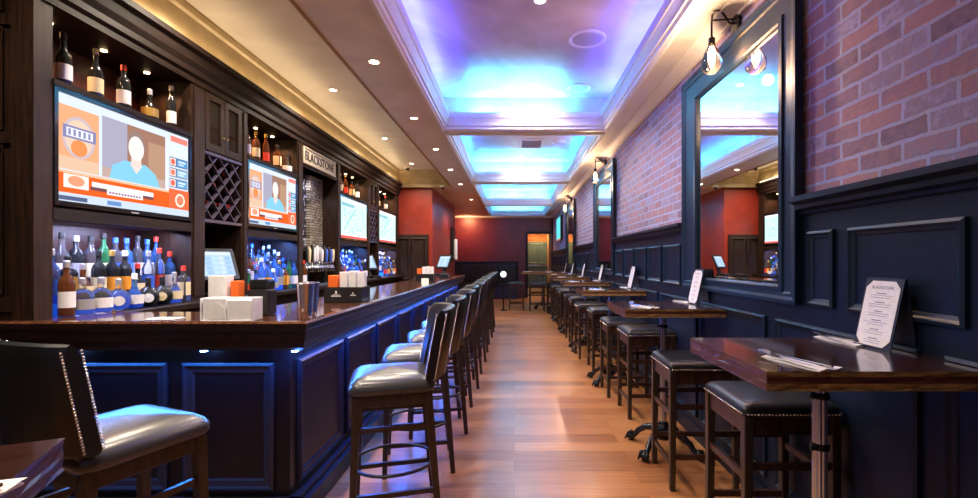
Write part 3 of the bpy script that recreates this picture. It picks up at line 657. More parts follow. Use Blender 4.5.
area('screen_glow', (XF+0.06, 3.09, 2.0), (0, PI/2, 0), 0.5, 0.9, 3.0, (0.6, 0.65, 1.0)) if False else None

# TV on the brick wall far right
t = thing('television', (XW-0.005, 14.2, 2.02), 0, 'small turquoise lit television on the brick wall near the far door', 'television', 'televisions')
MB().box(-0.07, 0, -0.62, 0.62, -0.05, 0.68).build('bezel', 'gloss', t)
MB().box(-0.074, -0.07, -0.58, 0.58, 0.0, 0.64).build('screen', scol((0.12, 0.65, 0.70), 0.45), t)

# ================================================================= BOTTLES
KPROF = {
 'tall':   [(0.001,0),(0.036,0.002),(0.038,0.01),(0.038,0.185),(0.030,0.215),(0.014,0.235),(0.013,0.285)],
 'wine':   [(0.001,0),(0.037,0.002),(0.038,0.01),(0.038,0.17),(0.032,0.20),(0.015,0.23),(0.014,0.30)],
 'squat':  [(0.001,0),(0.052,0.003),(0.056,0.015),(0.056,0.10),(0.045,0.13),(0.018,0.15),(0.016,0.185)],
 'round':  [(0.001,0),(0.038,0.003),(0.060,0.03),(0.066,0.06),(0.060,0.095),(0.040,0.12),(0.016,0.135),(0.015,0.17)],
 'decanter':[(0.001,0),(0.044,0.003),(0.050,0.02),(0.046,0.08),(0.024,0.12),(0.014,0.15),(0.016,0.20)],
 'slim':   [(0.001,0),(0.030,0.002),(0.032,0.01),(0.031,0.21),(0.022,0.24),(0.013,0.26),(0.012,0.31)],
}
BC = {}
def bottle(kind, gl, lab, cap, loc, label, group):
    key = (kind, gl, lab, cap)
    if key not in BC:
        if kind == 'square':
            b = MB(); lp = [(0.068, 0), (0.072, 0.004), (0.072, 0.17), (0.060, 0.19), (0.028, 0.205), (0.026, 0.245)]
            b.loft([rrect(wd, wd, wd*(0.18 if z < 0.2 else 0.49), z, 4) for wd, z in lp])
            rr, top = 0.036, 0.245
        else:
            b = MB().lathe(KPROF[kind], n=16); rr = max(r_ for r_, z in KPROF[kind]); top = KPROF[kind][-1][1]
        ms = [b]
        l = MB(); z0, z1 = (0.05, 0.14) if kind in ('tall', 'wine', 'slim', 'square') else ((0.03, 0.09) if kind != 'round' else (0.035, 0.085))
        if kind == 'square': l.box(0.0362, 0.0372, -0.028, 0.028, z0, z1+0.01).box(-0.028, 0.028, -0.0372, -0.0362, z0, z1+0.01)
        elif kind == 'round':
            T = Matrix.Translation((0.048, -0.048, 0.06)) @ Matrix.Rotation(-PI/4, 4, 'Z') @ Matrix.Rotation(PI/2, 4, 'Y')
            l.lathe([(0.030, -0.012), (0.030, 0.002), (0.001, 0.003)], n=18, T=T)
        else:
            n = 12; lo_, hi_ = [], []
            vs = []
            for i in range(n+1):
                a = -2.2+3.0*i/n
                vs += [((rr+0.001)*math.cos(a), (rr+0.001)*math.sin(a), z0), ((rr+0.001)*math.cos(a), (rr+0.001)*math.sin(a), z1)]
            l.add(vs, [(2*i, 2*i+2, 2*i+3, 2*i+1) for i in range(n)])
        c = MB().lathe([(0.001, top-0.01), (0.0165, top-0.01), (0.0165, top+0.025), (0.012, top+0.028), (0.001, top+0.028)], n=12)
        o = b.build('liquor_bottle', gl, None, auto=True)
        l = l.build('paper_label', 'c_'+lab, o); c = c.build('bottle_cap', 'c_'+cap, o, auto=True)
        BC[key] = (o, l, c); first = True
    else:
        o0, l0, c0 = BC[key]; o = o0.copy(); COL.objects.link(o)
        for ch in (l0, c0): q = ch.copy(); COL.objects.link(q); q.parent = o
    o.location = loc; o.rotation_euler = (0, 0, R.uniform(-0.2, 0.2))
    tag(o, label, 'bottle', group); return o
GN = {'g_clear': 'clear', 'g_brown': 'amber', 'g_dark': 'dark', 'g_green': 'green', 'g_blue': 'blue'}
def row(specs, x, z, ys, rowname, where, group):
    for i, (k, g, l, c) in enumerate(specs):
        kn = {'tall': 'tall', 'wine': 'wine shaped', 'squat': 'squat', 'round': 'round', 'decanter': 'flared', 'slim': 'slim', 'square': 'square'}[k]
        bottle(k, g, l, c, (x+R.uniform(-0.006, 0.006), ys[i], z), '%s %s bottle, %s label, %s in %s %s' % (kn, GN[g], l, ORD[i], rowname, where), group)
KT = ['tall', 'wine', 'square', 'slim', 'tall', 'decanter', 'square']
def rnd(n, tall=False, blue=0.3):
    out = []
    for i in range(n):
        k = R.choice(['tall', 'wine', 'square', 'slim', 'tall'] if tall else KT)
        g = 'g_blue' if R.random() < blue*0.5 else R.choice(['g_clear', 'g_clear', 'g_clear', 'g_brown', 'g_dark', 'g_green'])
        out.append((k, g, R.choice(['white', 'cream', 'white', 'black', 'orange', 'blue', 'grey', 'red']), R.choice(['black', 'black', 'silver', 'white', 'gold', 'blue'])))
    return out
wh = '%s television'
# nearest bay, laid out as in the photograph
f1 = [('tall', 'g_brown', 'white', 'silver'), ('squat', 'g_clear', 'grey', 'silver'), ('squat', 'g_clear', 'white', 'silver'), ('round', 'g_clear', 'white', 'silver'), ('tall', 'g_blue', 'white', 'white'), ('round', 'g_dark', 'white', 'black'), ('round', 'g_dark', 'cream', 'black'), ('decanter', 'g_clear', 'cream', 'silver'), ('square', 'g_clear', 'cream', 'red')]
y1_ = [2.61, 2.71, 2.825, 2.95, 3.067, 3.184, 3.322, 3.440, 3.535]
f1[4] = ('decanter', 'g_blue', 'white', 'white')
row(f1, -2.51, 1.0635, y1_, 'front row under', 'nearest television', 'bottles under the nearest television')
f2 = [('tall', 'g_blue', 'blue', 'silver'), ('square', 'g_dark', 'gold', 'black'), ('decanter', 'g_brown', 'cream', 'silver'), ('tall', 'g_dark', 'cream', 'black'), ('tall', 'g_dark', 'orange', 'gold'), ('tall', 'g_dark', 'orange', 'white'), ('decanter', 'g_dark', 'cream', 'red'), ('tall', 'g_clear', 'blue', 'silver'), ('slim', 'g_clear', 'red', 'red'), ('tall', 'g_blue', 'white', 'red')]
row(f2, -2.63, 1.131, [2.64+k*0.101 for k in range(10)], 'middle row under', 'nearest television', 'bottles under the nearest television')
f3 = [('slim', 'g_blue', 'white', 'blue'), ('slim', 'g_dark', 'red', 'black'), ('wine', 'g_clear', 'white', 'black'), ('tall', 'g_dark', 'grey', 'silver'), ('tall', 'g_clear', 'cream', 'black'), ('slim', 'g_green', 'cream', 'black'), ('tall', 'g_clear', 'blue', 'blue'), ('tall', 'g_blue', 'blue', 'blue'), ('slim', 'g_clear', 'white', 'black'), ('tall', 'g_blue', 'white', 'blue'), ('slim', 'g_blue', 'blue', 'red')]
row(f3, -2.735, 1.221, [2.63+k*0.093 for k in range(11)], 'back row under', 'nearest television', 'bottles under the nearest television')
for bi, nm in ((1, 'second'), (2, 'third'), (3, 'farthest')):
    a, b_ = BAYS[bi]
    for rr, (x, z, nn) in enumerate(((-2.515, 1.0625, 9), (-2.63, 1.131, 9), (-2.74, 1.221, 9))):
        st = (b_-a-0.1)/(nn-1) if bi != 3 else (b_-a-0.55)/(nn-1)
        st_off = a+0.05 if bi != 3 else a+0.5
        row(rnd(nn, rr > 0, 0.9), x, z, [st_off+st*k for k in range(nn)], ('front row under', 'middle row under', 'back row under')[rr], nm+' television', 'bottles under the %s television' % nm)
# bottles above the televisions
up1 = [('wine', 'g_dark', 'white', 'black'), ('wine', 'g_dark', 'cream', 'cream' if 'c_cream' in M else 'white'), ('tall', 'g_dark', 'white', 'red'), ('decanter', 'g_dark', 'gold', 'silver'), ('slim', 'g_dark', 'white', 'white')]
row(up1, -2.60, 2.366, [465*2.6/(514-px) for px in (64, 96, 124, 149, 172)], 'shelf above', 'nearest television', 'bottles above the nearest television')
up2 = [('tall', 'g_clear', 'white', 'black'), ('tall', 'g_brown', 'cream', 'gold'), ('slim', 'g_brown', 'red', 'gold'), ('square', 'g_brown', 'cream', 'black'), ('decanter', 'g_clear', 'white', 'black')]
row(up2, -2.60, 2.366, [465*2.6/(514-px) for px in (247, 256, 266.5, 277, 287.5)], 'shelf above', 'second television', 'bottles above the second television')
up3 = [('tall', 'g_clear', 'cream', 'gold'), ('slim', 'g_brown', 'red', 'gold'), ('square', 'g_brown', 'cream', 'black'), ('wine', 'g_dark', 'white', 'black')]
row(up3, -2.60, 2.366, [6.95, 7.2, 7.45, 7.7], 'shelf above', 'third television', 'bottles above the third television')
row([('tall', 'g_brown', 'cream', 'gold'), ('tall', 'g_dark', 'white', 'red')], -2.60, 2.366, [8.9, 9.4], 'shelf above', 'farthest television', 'bottles above the farthest television')
bottle('tall', 'g_brown', 'white', 'red', (-2.51, 5.545, 1.062), 'amber bottle with white label standing left of the beer taps', None)

# ---- tills
def till(loc, rz, label, s=1.0):
    t = thing('touchscreen_till', loc, rz, label, 'till', 'touchscreen tills')
    T = Matrix.Translation((0, 0, 0.08)) @ Matrix.Rotation(-0.42, 4, 'Y')
    MB().box(-0.10, 0.10, -0.12, 0.12, 0, 0.04).bar((-0.07, 0, 0.03), (-0.155, 0, 0.27), 0.04, 0.08).build('stand', 'black', t, bevel=0.006)
    MB().box(-0.02, 0.012, -0.18, 0.18, 0.07, 0.37, T=T).build('housing', 'black', t, bevel=0.006)
    P = [(rc(0, 1, 0, 1), (0.45, 0.62, 0.85)), (rc(0.03, 0.97, 0.86, 0.97), (0.7, 0.8, 0.95))]
    for k in range(4):
        for j in range(5): P.append((rc(0.05+j*0.185, 0.2+j*0.185, 0.08+k*0.19, 0.22+k*0.19), ((0.62, 0.74, 0.92), (0.35, 0.55, 0.8), (0.5, 0.72, 0.8))[(k*3+j) % 3]))
    s_ = MB(); ms = []
    for i, (pts, c) in enumerate(P):
        mm = scol(c, 0.42)
        if mm not in ms: ms.append(mm)
        s_.add([(0.0125+i*0.0001, -0.148+0.296*u, 0.105+0.23*v) for u, v in pts], [tuple(range(len(pts)))], ms.index(mm), T)
    s_.build('screen', ms, t)
till((-2.50, 3.965, 1.0615), -0.50, 'tilted touchscreen till glowing pale blue under the wine rack')
till((-2.50, 8.24, 1.0615), -0.35, 'far tilted touchscreen till between the third and fourth televisions')
till((-1.50, 9.55, 1.063), PI+0.9, 'touchscreen till at the far end of the bar seen from its side')

# ================================================================= BAR TOP ITEMS
t = thing('napkin_holder', (-1.47, 2.44, 1.0635), 0, 'clear and white napkin holder at the corner of the bar in front of the straws', 'napkin holder')
MB().box(-0.145, 0.125, -0.05, 0.05, 0, 0.006).box(-0.145, -0.141, -0.05, 0.05, 0, 0.12).box(0.121, 0.125, -0.05, 0.05, 0, 0.12).box(-0.145, 0.125, 0.046, 0.05, 0, 0.12).build('tray', 'white', t, bevel=0.002)
MB().box(-0.136, -0.02, -0.042, 0.042, 0.006, 0.118).build('napkin_stack', 'cloth', t, bevel=0.004)
MB().box(-0.01, 0.115, -0.042, 0.042, 0.006, 0.110).build('napkin_stack', 'cloth', t, bevel=0.004)
MB().loft([[(-0.06+0.05*math.cos(a), -0.047, 0.01+0.085*max(0, math.sin(a))) for a in [PI*k/12 for k in range(13)]], [(-0.06+0.05*math.cos(a), -0.044, 0.01+0.085*max(0, math.sin(a))) for a in [PI*k/12 for k in range(13)]]]).build('front_plate', 'white', t)
o = MB().box(-0.05, 0.05, -0.035, 0.035, 0, 0.23).build('paper_napkin_stack', 'white', None, bevel=0.003, loc=(-1.625, 2.58, 1.0635)); tag(o, 'tall upright stack of white paper napkins left of the orange card', 'napkins')
o = MB().box(-0.022, 0.022, -0.03, 0.03, 0, 0.20).build('orange_card_box', 'orange', None, bevel=0.003, loc=(-1.545, 2.60, 1.0635)); tag(o, 'narrow upright orange card box beside the tall white napkins', 'box')
t = thing('straw_caddy', (-1.45, 2.68, 1.0635), 0, 'low black straw caddy behind the white napkin holder', 'caddy')
MB().box(-0.06, 0.06, -0.05, 0.05, 0, 0.15).build('caddy_body', 'black', t, bevel=0.008)
MB().box(-0.055, 0.055, -0.045, 0.045, 0.15, 0.205).build('caddy_lid', 'g_dark', t, bevel=0.01)
o = MB().box(-0.09, 0.06, -0.05, 0.05, 0, 0.004).build('folded_menu', 'white', None, loc=(-1.86, 2.50, 1.0635)); tag(o, 'flat folded white paper lying on the bar left of the napkin holder', 'menu')
for i, (x, y) in enumerate(((-1.062, 2.50), (-1.085, 2.62))):
    o = MB().lathe([(0.001, 0), (0.032, 0.0), (0.034, 0.01), (0.045, 0.185), (0.047, 0.19), (0.045, 0.193), (0.043, 0.187), (0.001, 0.18)], n=28).build('cocktail_shaker', 'steel', None, auto=True, loc=(x-0.06, y, 1.0635))
    tag(o, ['polished steel cocktail shaker tin nearest the corner of the bar', 'polished steel shaker tin just behind the nearest shaker'][i], 'shaker', 'cocktail shaker tins')
def caddy(loc, s, label, logo=True):
    t = thing('bar_caddy', loc, 0, label, 'caddy', 'black bar caddies')
    MB().box(-0.14*s, 0.14*s, -0.10*s, 0.10*s, 0, 0.012).box(-0.14*s, 0.14*s, -0.10*s, -0.092*s, 0.012, 0.115*s).box(-0.14*s, 0.14*s, 0.092*s, 0.10*s, 0.012, 0.115*s).box(-0.14*s, -0.132*s, -0.092*s, 0.092*s, 0.012, 0.115*s).box(0.132*s, 0.14*s, -0.092*s, 0.092*s, 0.012, 0.115*s).build('caddy_body', 'black', t)
    if logo:
        lg = MB(); q = -0.101*s
        def dot(cx, cz, k=1.0):
            for pts in (ell(cx, cz+0.012*k, 0.006*k, 0.010*k, 10), rc(cx-0.03*k, cx+0.03*k, cz-0.014*k, cz-0.008*k), rc(cx-0.020*k, cx+0.020*k, cz-0.004*k, cz-0.001*k)):
                lg.add([(a, q, b) for a, b in pts] + [(a, q-0.001, b) for a, b in pts], [tuple(range(len(pts))), tuple(range(len(pts), 2*len(pts)))[::-1]])
        dot(-0.05*s, 0.062*s, 1.2*s); dot(0.075*s, 0.062*s, 0.7*s)
        lg.build('emblem', 'white', t)
    MB().box(-0.125*s, -0.06*s, -0.06*s, 0.05*s, 0.012, 0.20*s).build('orange_napkins', 'orange', t, bevel=0.002)
    for k in range(3): MB().box((-0.05+0.06*k)*s, (0.004+0.06*k)*s, (-0.03+0.02*k)*s, (0.07+0.0*k)*s, 0.012, (0.225+0.008*(k % 2))*s).build('white_napkins', 'white', t, bevel=0.002)
caddy((-1.27, 3.55, 1.0635), 1.0, 'black bar caddy with white emblem, orange and white napkins, behind the shakers')
caddy((-1.33, 7.0, 1.0635), 0.95, 'distant black bar caddy with orange and white napkins near the far till', False)
o = MB().lathe([(0.001, 0), (0.038, 0.0), (0.045, 0.02), (0.045, 0.085), (0.041, 0.09), (0.040, 0.03), (0.001, 0.03)], n=20).build('candle_glass', 'candle', None, auto=True, loc=(-1.10, 5.75, 1.0635)); tag(o, 'small pale candle glass on the bar rail before the distant caddy', 'candle')
o = MB().box(-0.08, 0.08, -0.13, 0.13, 0, 0.06).box(-0.06, 0.06, -0.09, 0.09, 0.06, 0.075).build('receipt_tray', 'black', None, bevel=0.004, loc=(-1.24, 8.3, 1.0635)); tag(o, 'low black tray box on the bar near its far end', 'tray')
# cup dispenser column on the purple wall
t = thing('cup_dispenser', (-1.78, 13.2, 1.35), 0, 'tall black and white cup dispenser fixed to the purple lit wall', 'dispenser')
MB().box(0, 0.09, -0.20, 0.22, 0.0, 0.95).build('backboard', 'black', t, bevel=0.01)
MB().lathe([(0.05, 0.05), (0.05, 0.60), (0.04, 0.62)], (0.13, -0.05, 0), 16).build('cup_tube', 'white', t, auto=True)

# ================================================================= STOOLS
def bar_stool(loc, rz, label, group):
    t = thing('bar_stool', loc, rz, label, 'bar stool', group)
    w, d = 0.43, 0.43
    lv = [(0.03, 0.700), (0.008, 0.706), (0.0, 0.72), (0.0, 0.745), (0.012, 0.765), (0.04, 0.783), (0.09, 0.795), (0.15, 0.802), (0.195, 0.805)]
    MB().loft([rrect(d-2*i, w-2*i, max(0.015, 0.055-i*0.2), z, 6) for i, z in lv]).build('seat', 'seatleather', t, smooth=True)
    fr = MB().box(-0.185, 0.185, -0.19, -0.165, 0.645, 0.702).box(-0.185, 0.185, 0.165, 0.19, 0.645, 0.702).box(0.165, 0.19, -0.165, 0.165, 0.645, 0.702).box(-0.19, -0.165, -0.165, 0.165, 0.645, 0.702)
    fr.build('seat_frame', 'stoolwood', t, bevel=0.004)
    for sy in (-1, 1):
        MB().bar((0.172, sy*0.172, 0.70), (0.195, sy*0.190, 0), 0.042, 0.042, 0.028, 0.028).build('leg', 'stoolwood', t, bevel=0.003)
        MB().bar((-0.175, sy*0.172, 0.72), (-0.235, sy*0.190, 0), 0.045, 0.042, 0.030, 0.028).bar((-0.175, sy*0.172, 0.70), (-0.245, sy*0.172, 1.0), 0.04, 0.03).build('leg', 'stoolwood', t, bevel=0.003)
    for z, k in ((0.53, 0), (0.20, 1)):
        f = 1-z/0.7; xf, xb, yw = 0.172+0.023*f, -(0.175+0.06*f), 0.172+0.018*f
        for sy in (-1, 1): MB().bar((xf, sy*yw, z), (xb, sy*yw, z), 0.024, 0.018, ax=(0, 0, 1)).build('stretcher', 'stoolwood', t)
        if k: MB().bar((xb, -yw, z), (xb, yw, z), 0.024, 0.018, ax=(0, 0, 1)).build('stretcher', 'stoolwood', t)
    z = 0.30; f = 1-z/0.7; xf, xb, yw = 0.172+0.023*f, -(0.175+0.06*f), 0.172+0.018*f
    rg = [(xf*math.cos(a)*1.10 if math.cos(a) > 0 else xb*abs(math.cos(a))*1.08, yw*1.12*math.sin(a), z) for a in [2*PI*k/28 for k in range(28)]]
    MB().tube(rg, 0.009, 8, closed=True).build('foot_ring', 'stoolwood', t, smooth=True)
    # curved upholstered back
    N = 14; loops = []
    def bx(yy, zz, off): return -0.262 + 0.075*(yy/0.22)**2 - 0.20*(zz-0.80)*0.9 + off
    for i in range(N+1):
        yy = -0.22+0.44*i/N
        e = 0.010 if i in (0, N) else 0
        prof = [(0.030-e, 0.775), (0.030-e, 1.085), (0.018-e, 1.118), (0.0, 1.125), (-0.018+e, 1.118), (-0.030+e, 1.085), (-0.030+e, 0.775), (-0.018+e, 0.765), (0.018-e, 0.765)]
        dip = 0.012*math.cos(PI*yy/0.44)
        loops.append([(bx(yy, z, o), yy, z+(dip if z > 1 else 0)) for o, z in prof])
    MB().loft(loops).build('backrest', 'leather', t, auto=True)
    for sy in (-1, 1):
        for off in (-0.026, 0.024):
            nl = MB()
            for k in range(32):
                zz = 0.782+k*0.0103
                nl.sphere((bx(0.22, zz, off), sy*0.2205, zz), 0.0046, 4)
            nl.build('nailhead_trim', 'nail', t, smooth=True)
    return t
YST = [2.52+0.65*k for k in range(12)]
s0 = bar_stool((-0.66, YST[0], 0), PI+0.26, 'nearest bar stool in the aisle row, its whole seat in view', 'bar stools along the bar'); index(s0)
allst = [s0]
for k in range(1, 12):
    o = copy_tree(s0); o.location = (-0.665+R.uniform(-0.012, 0.012), YST[k]+R.uniform(-0.02, 0.02), 0); o.rotation_euler = (0, 0, PI+0.24+R.uniform(-0.05, 0.05))
    o['label'] = ('black leather bar stool along the bar, %s in the aisle row from the camera' % ORD[k]) if k < 11 else 'farthest black leather bar stool at the end of the long bar'
o = copy_tree(s0); o.location = (-1.45, 1.71, 0); o.rotation_euler = (0, 0, math.radians(68)); o['label'] = 'bar stool at the short side of the bar, its nailhead back toward the camera'; o['group'] = 'bar stools at the short side of the bar'
o = copy_tree(s0); o.location = (-2.16, 1.86, 0); o.rotation_euler = (0, 0, math.radians(80)); o['label'] = 'leftmost bar stool, only a lit seat corner showing at the picture edge'; o['group'] = 'bar stools at the short side of the bar'

def backless(loc, rz, label, group):
    t = thing('backless_stool', loc, rz, label, 'stool', group)
    w = 0.42
    lv = [(0.012, 0.715), (0.0, 0.722), (0.0, 0.745), (0.010, 0.760), (0.035, 0.771), (0.08, 0.778), (0.14, 0.782), (0.175, 0.783)]
    MB().loft([rrect(w-2*i, w-2*i, max(0.012, 0.028-i*0.1), z, 5) for i, z in lv]).build('seat', 'leather', t, smooth=True)
    h = w/2
    for side in range(4):
        nl = MB()
        for k in range(27):
            u = -h+0.018+k*(w-0.036)/26
            x, y = ((u, -h-0.001), (u, h+0.001), (-h-0.001, u), (h+0.001, u))[side]
            nl.sphere((x, y, 0.727), 0.0045, 4)
        nl.build('nailhead_trim', 'nail', t, smooth=True)
    a = MB(); e = 0.195
    a.box(-e, e, -e, -e+0.022, 0.635, 0.715).box(-e, e, e-0.022, e, 0.635, 0.715).box(-e, -e+0.022, -e+0.022, e-0.022, 0.635, 0.715).box(e-0.022, e, -e+0.022, e-0.022, 0.635, 0.715).build('apron', 'stoolred', t, bevel=0.002)
    for sx in (-1, 1):
        for sy in (-1, 1):
            MB().bar((sx*0.185, sy*0.185, 0.715), (sx*0.189, sy*0.189, 0), 0.040, 0.040, 0.032, 0.032).build('leg', 'stoolwood', t, bevel=0.003)
    for z in (0.50, 0.20):
        for q in (-1, 1):
            MB().bar((-0.172, q*0.187, z), (0.172, q*0.187, z), 0.030, 0.018, ax=(0, 0, 1)).build('stretcher', 'stoolred', t)
            MB().bar((q*0.187, -0.172, z-0.05), (q*0.187, 0.172, z-0.05), 0.030, 0.018, ax=(0, 0, 1)).build('stretcher', 'stoolred', t)
    return t
TY = [1.65, 3.38, 5.25, 7.12, 8.93, 10.6, 12.05]
b0 = backless((1.18, 2.17, 0), 0, 'backless square stool just behind the nearest table, nailheads round its black seat', 'backless stools along the wainscot'); index(b0)
SB = [(1.14, 2.97), (1.19, 4.22), (1.14, 4.85), (1.17, 5.93), (1.10, 6.66), (1.12, 7.62), (1.12, 8.42), (1.12, 9.42), (1.12, 10.08), (1.12, 11.05), (1.12, 11.52)]
for i, (x, y) in enumerate(SB):
    o = copy_tree(b0); o.location = (x, y, 0)
    tn = (i+1)//2+1 if i % 2 else i//2+2
    o['label'] = 'backless black stool on the %s side of the %s table along the wainscot' % ('camera' if i % 2 == 0 else 'far', ORD[i//2+1])
    o.rotation_euler = (0, 0, R.uniform(-0.03, 0.03))
for (x, y, lb) in ((0.07, 12.85, 'backless stool alone at the left end of the far cross table'), (0.62, 12.55, 'backless stool in front of the far cross table left of the last row table'), (1.10, 12.62, 'backless stool at the far cross table close to the wainscot')):
    o = copy_tree(b0); o.location = (x, y, 0); o['label'] = lb; o['group'] = 'backless stools at the far cross table'

# ================================================================= TABLES
def table(loc, rz, label, group, L=0.70, Dp=0.59, cut=0.03):
    t = thing('pub_table', loc, rz, label, 'table', group)
    rr = random.Random(3)
    def loop(z, j, r=0.006):
        P = []
        for (x0, y0, x1, y1) in ((-L/2, -Dp/2, L/2, -Dp/2), (L/2, -Dp/2, L/2, Dp/2), (L/2, Dp/2, -L/2, Dp/2), (-L/2, Dp/2, -L/2, -Dp/2)):
            n = 16
            for i in range(n):
                x, y = x0+(x1-x0)*i/n, y0+(y1-y0)*i/n
                k = 1-rr.uniform(0, j)
                P.append((x*k, y*k, z))
        return P
    zt = 1.055
    mb = MB()
    ls = [loop(zt-0.058, 0.004), loop(zt-0.052, 0.012), loop(zt-0.036, 0.006), loop(zt-0.030, 0.014), loop(zt-0.016, 0.010), loop(zt-0.006, 0.004), loop(zt, 0.002)]
    n = len(ls[0]); vs = [p for l in ls for p in l]; fs = []; ms = []
    for a in range(len(ls)-1):
        for i in range(n):
            fs.append((a*n+i, a*n+(i+1) % n, (a+1)*n+(i+1) % n, (a+1)*n+i)); ms.append((1 if a in (0, 1, 4, 5) else 3) if i//16 in (0, 2) else 2)
    fs += [tuple(range(n))[::-1], tuple((len(ls)-1)*n+i for i in range(n))]; ms += [0, 0]
    mb.v = vs; mb.f = fs; mb.m = ms
    mb.build('tabletop', ['ttop', 'tedge', 'tside', 'tmid'], t)
    MB().lathe([(0.09, 0.975), (0.09, 0.985), (0.045, 0.997)], n=20).build('mount_plate', 'iron', t, auto=True)
    c = MB().lathe([(0.024, 0.16), (0.024, 0.98)], n=24, flute=0.12)
    c.build('column', 'column', t)
    for z in (0.90, 0.72, 0.20):
        q = MB().lathe([(0.024, z-0.012), (0.031, z-0.008), (0.031, z+0.008), (0.024, z+0.012)], n=20)
        q.tube([(-0.02, -0.02, z), (-0.045, -0.03, z+0.004)], 0.006, 6).sphere((-0.047, -0.031, z+0.004), 0.009, 5)
        q.build('collar', 'iron', t, auto=True)
    MB().lathe([(0.001, 0.08), (0.05, 0.085), (0.065, 0.11), (0.05, 0.14), (0.035, 0.17), (0.028, 0.20)], n=20).build('hub', 'iron', t, smooth=True)
    for k in range(4):
        a = PI/4+k*PI/2; ca, sa = math.cos(a), math.sin(a)
        pts = [(0.02, 0.135), (0.08, 0.15), (0.14, 0.135), (0.20, 0.095), (0.23, 0.055), (0.255, 0.038)]
        f = MB().tube([(r_*ca, r_*sa, z) for r_, z in pts], [0.028, 0.028, 0.024, 0.021, 0.019, 0.024], 10)
        f.sphere((0.265*ca, 0.265*sa, 0.034), 0.033, 6, sz=0.95)
        for dq in (-0.35, 0, 0.35): f.tube([(0.245*ca, 0.245*sa, 0.06), ((0.275)*math.cos(a+dq*0.25), (0.275)*math.sin(a+dq*0.25), 0.062), ((0.30)*math.cos(a+dq*0.3), (0.30)*math.sin(a+dq*0.3), 0.012)], [0.012, 0.011, 0.007], 6)
        f.build('claw_foot', 'iron', t, smooth=True)
    return t
tn = ['nearest high table with dark glossy top and rough gold edge', 'second high table from the camera along the wainscot, under the nearest mirror']
t0 = table((1.085, TY[0], 0), 0, tn[0], 'high tables along the wainscot'); index(t0)
for k in range(1, 7):
    o = copy_tree(t0); o.location = (1.085, TY[k], 0)
    o['label'] = tn[1] if k == 1 else '%s high table from the camera in the row along the wainscot' % ORD[k]
o = copy_tree(t0); A = math.radians(25)
# right far corner of this table sits at (-0.82, 0.85)
cx, cy = 0.35, 0.295
o.location = (-0.82-(cx*math.cos(A)-cy*math.sin(A)), 0.85-(cx*math.sin(A)+cy*math.cos(A)), 0); o.rotation_euler = (0, 0, A)
o['label'] = 'high table cut off at the lower left corner of the picture'; o['group'] = 'high tables'
NT = o.location.copy()
t9 = table((0.80, 13.15, 0), 0, 'wide high table across the far end of the room before the door', 'high tables', 1.18, 0.60)

# place settings and menus
def setting(loc, rz, label):
    t = thing('napkin_roll_setting', loc, rz, label, 'place setting', 'napkin and cutlery settings')
    n = MB(); cols_, rows_ = 8, 18; vs = []
    for j in range(rows_+1):
        for i in range(cols_+1):
            u, v = i/cols_-0.5, j/rows_-0.5
            vs.append((u*0.085+0.004*math.sin(v*9), v*0.215, 0.006+0.0025*math.sin(u*9+v*5)))
    n.add(vs, [(j*(cols_+1)+i, j*(cols_+1)+i+1, (j+1)*(cols_+1)+i+1, (j+1)*(cols_+1)+i) for j in range(rows_) for i in range(cols_)])
    n.box(-0.042, 0.042, -0.106, 0.106, 0, 0.003)
    n.build('napkin', 'cloth', t, smooth=False)
    f = MB()
    f.bar((-0.014, -0.09, 0.0135), (-0.014, 0.055, 0.015), 0.008, 0.0025, 0.009, 0.0025)
    f.bar((-0.014, 0.052, 0.013), (-0.014, 0.085, 0.013), 0.009, 0.0025, 0.024, 0.0025)
    for k in range(4): f.bar((-0.026+k*0.008, 0.083, 0.015), (-0.026+k*0.008, 0.135, 0.020), 0.0045, 0.003)
    f.build('fork', 'steel', t)
    k = MB().bar((0.014, -0.10, 0.0115), (0.014, -0.01, 0.0115), 0.009, 0.004, 0.011, 0.004)
    k.loft([[(0.007, -0.01, 0.011), (0.020, -0.01, 0.011), (0.021, 0.06, 0.011), (0.016, 0.10, 0.011), (0.008, 0.07, 0.011)], [(0.007, -0.01, 0.013), (0.020, -0.01, 0.013), (0.021, 0.06, 0.013), (0.016, 0.10, 0.013), (0.008, 0.07, 0.013)]])
    k.build('knife', 'steel', t)
    return t
ZT = 1.055
st0 = setting((0.895, TY[0]-0.19, ZT), 0.30, 'white napkin with fork and knife at the aisle side of the nearest table'); index(st0)
for k in range(7):
    for side in (0, 1):
        if k == 0 and side == 0: continue
        o = copy_tree(st0)
        o.location = ((0.895, 1.31)[side], TY[k]+(-0.19, 0.20)[side], ZT); o.rotation_euler = (0, 0, (0.30, 0.15)[side]+R.uniform(-0.1, 0.1))
        o['label'] = 'white napkin setting at the %s side of the %s wainscot table' % (('aisle', 'wall')[side], 'nearest' if k == 0 else ORD[k])
o = copy_tree(st0); o.location = (NT[0]+0.20, NT[1]+0.19, ZT); o.rotation_euler = (0, 0, A+1.2); o['label'] = 'white napkin corner on the cut off table at lower left'
o = copy_tree(st0); o.location = (0.38, 13.1, ZT); o.rotation_euler = (0, 0, 1.2); o['label'] = 'white napkin setting on the left end of the far cross table'
o = copy_tree(st0); o.location = (1.0, 13.15, ZT); o.rotation_euler = (0, 0, 0.8); o['label'] = 'white napkin setting on the right half of the far cross table'

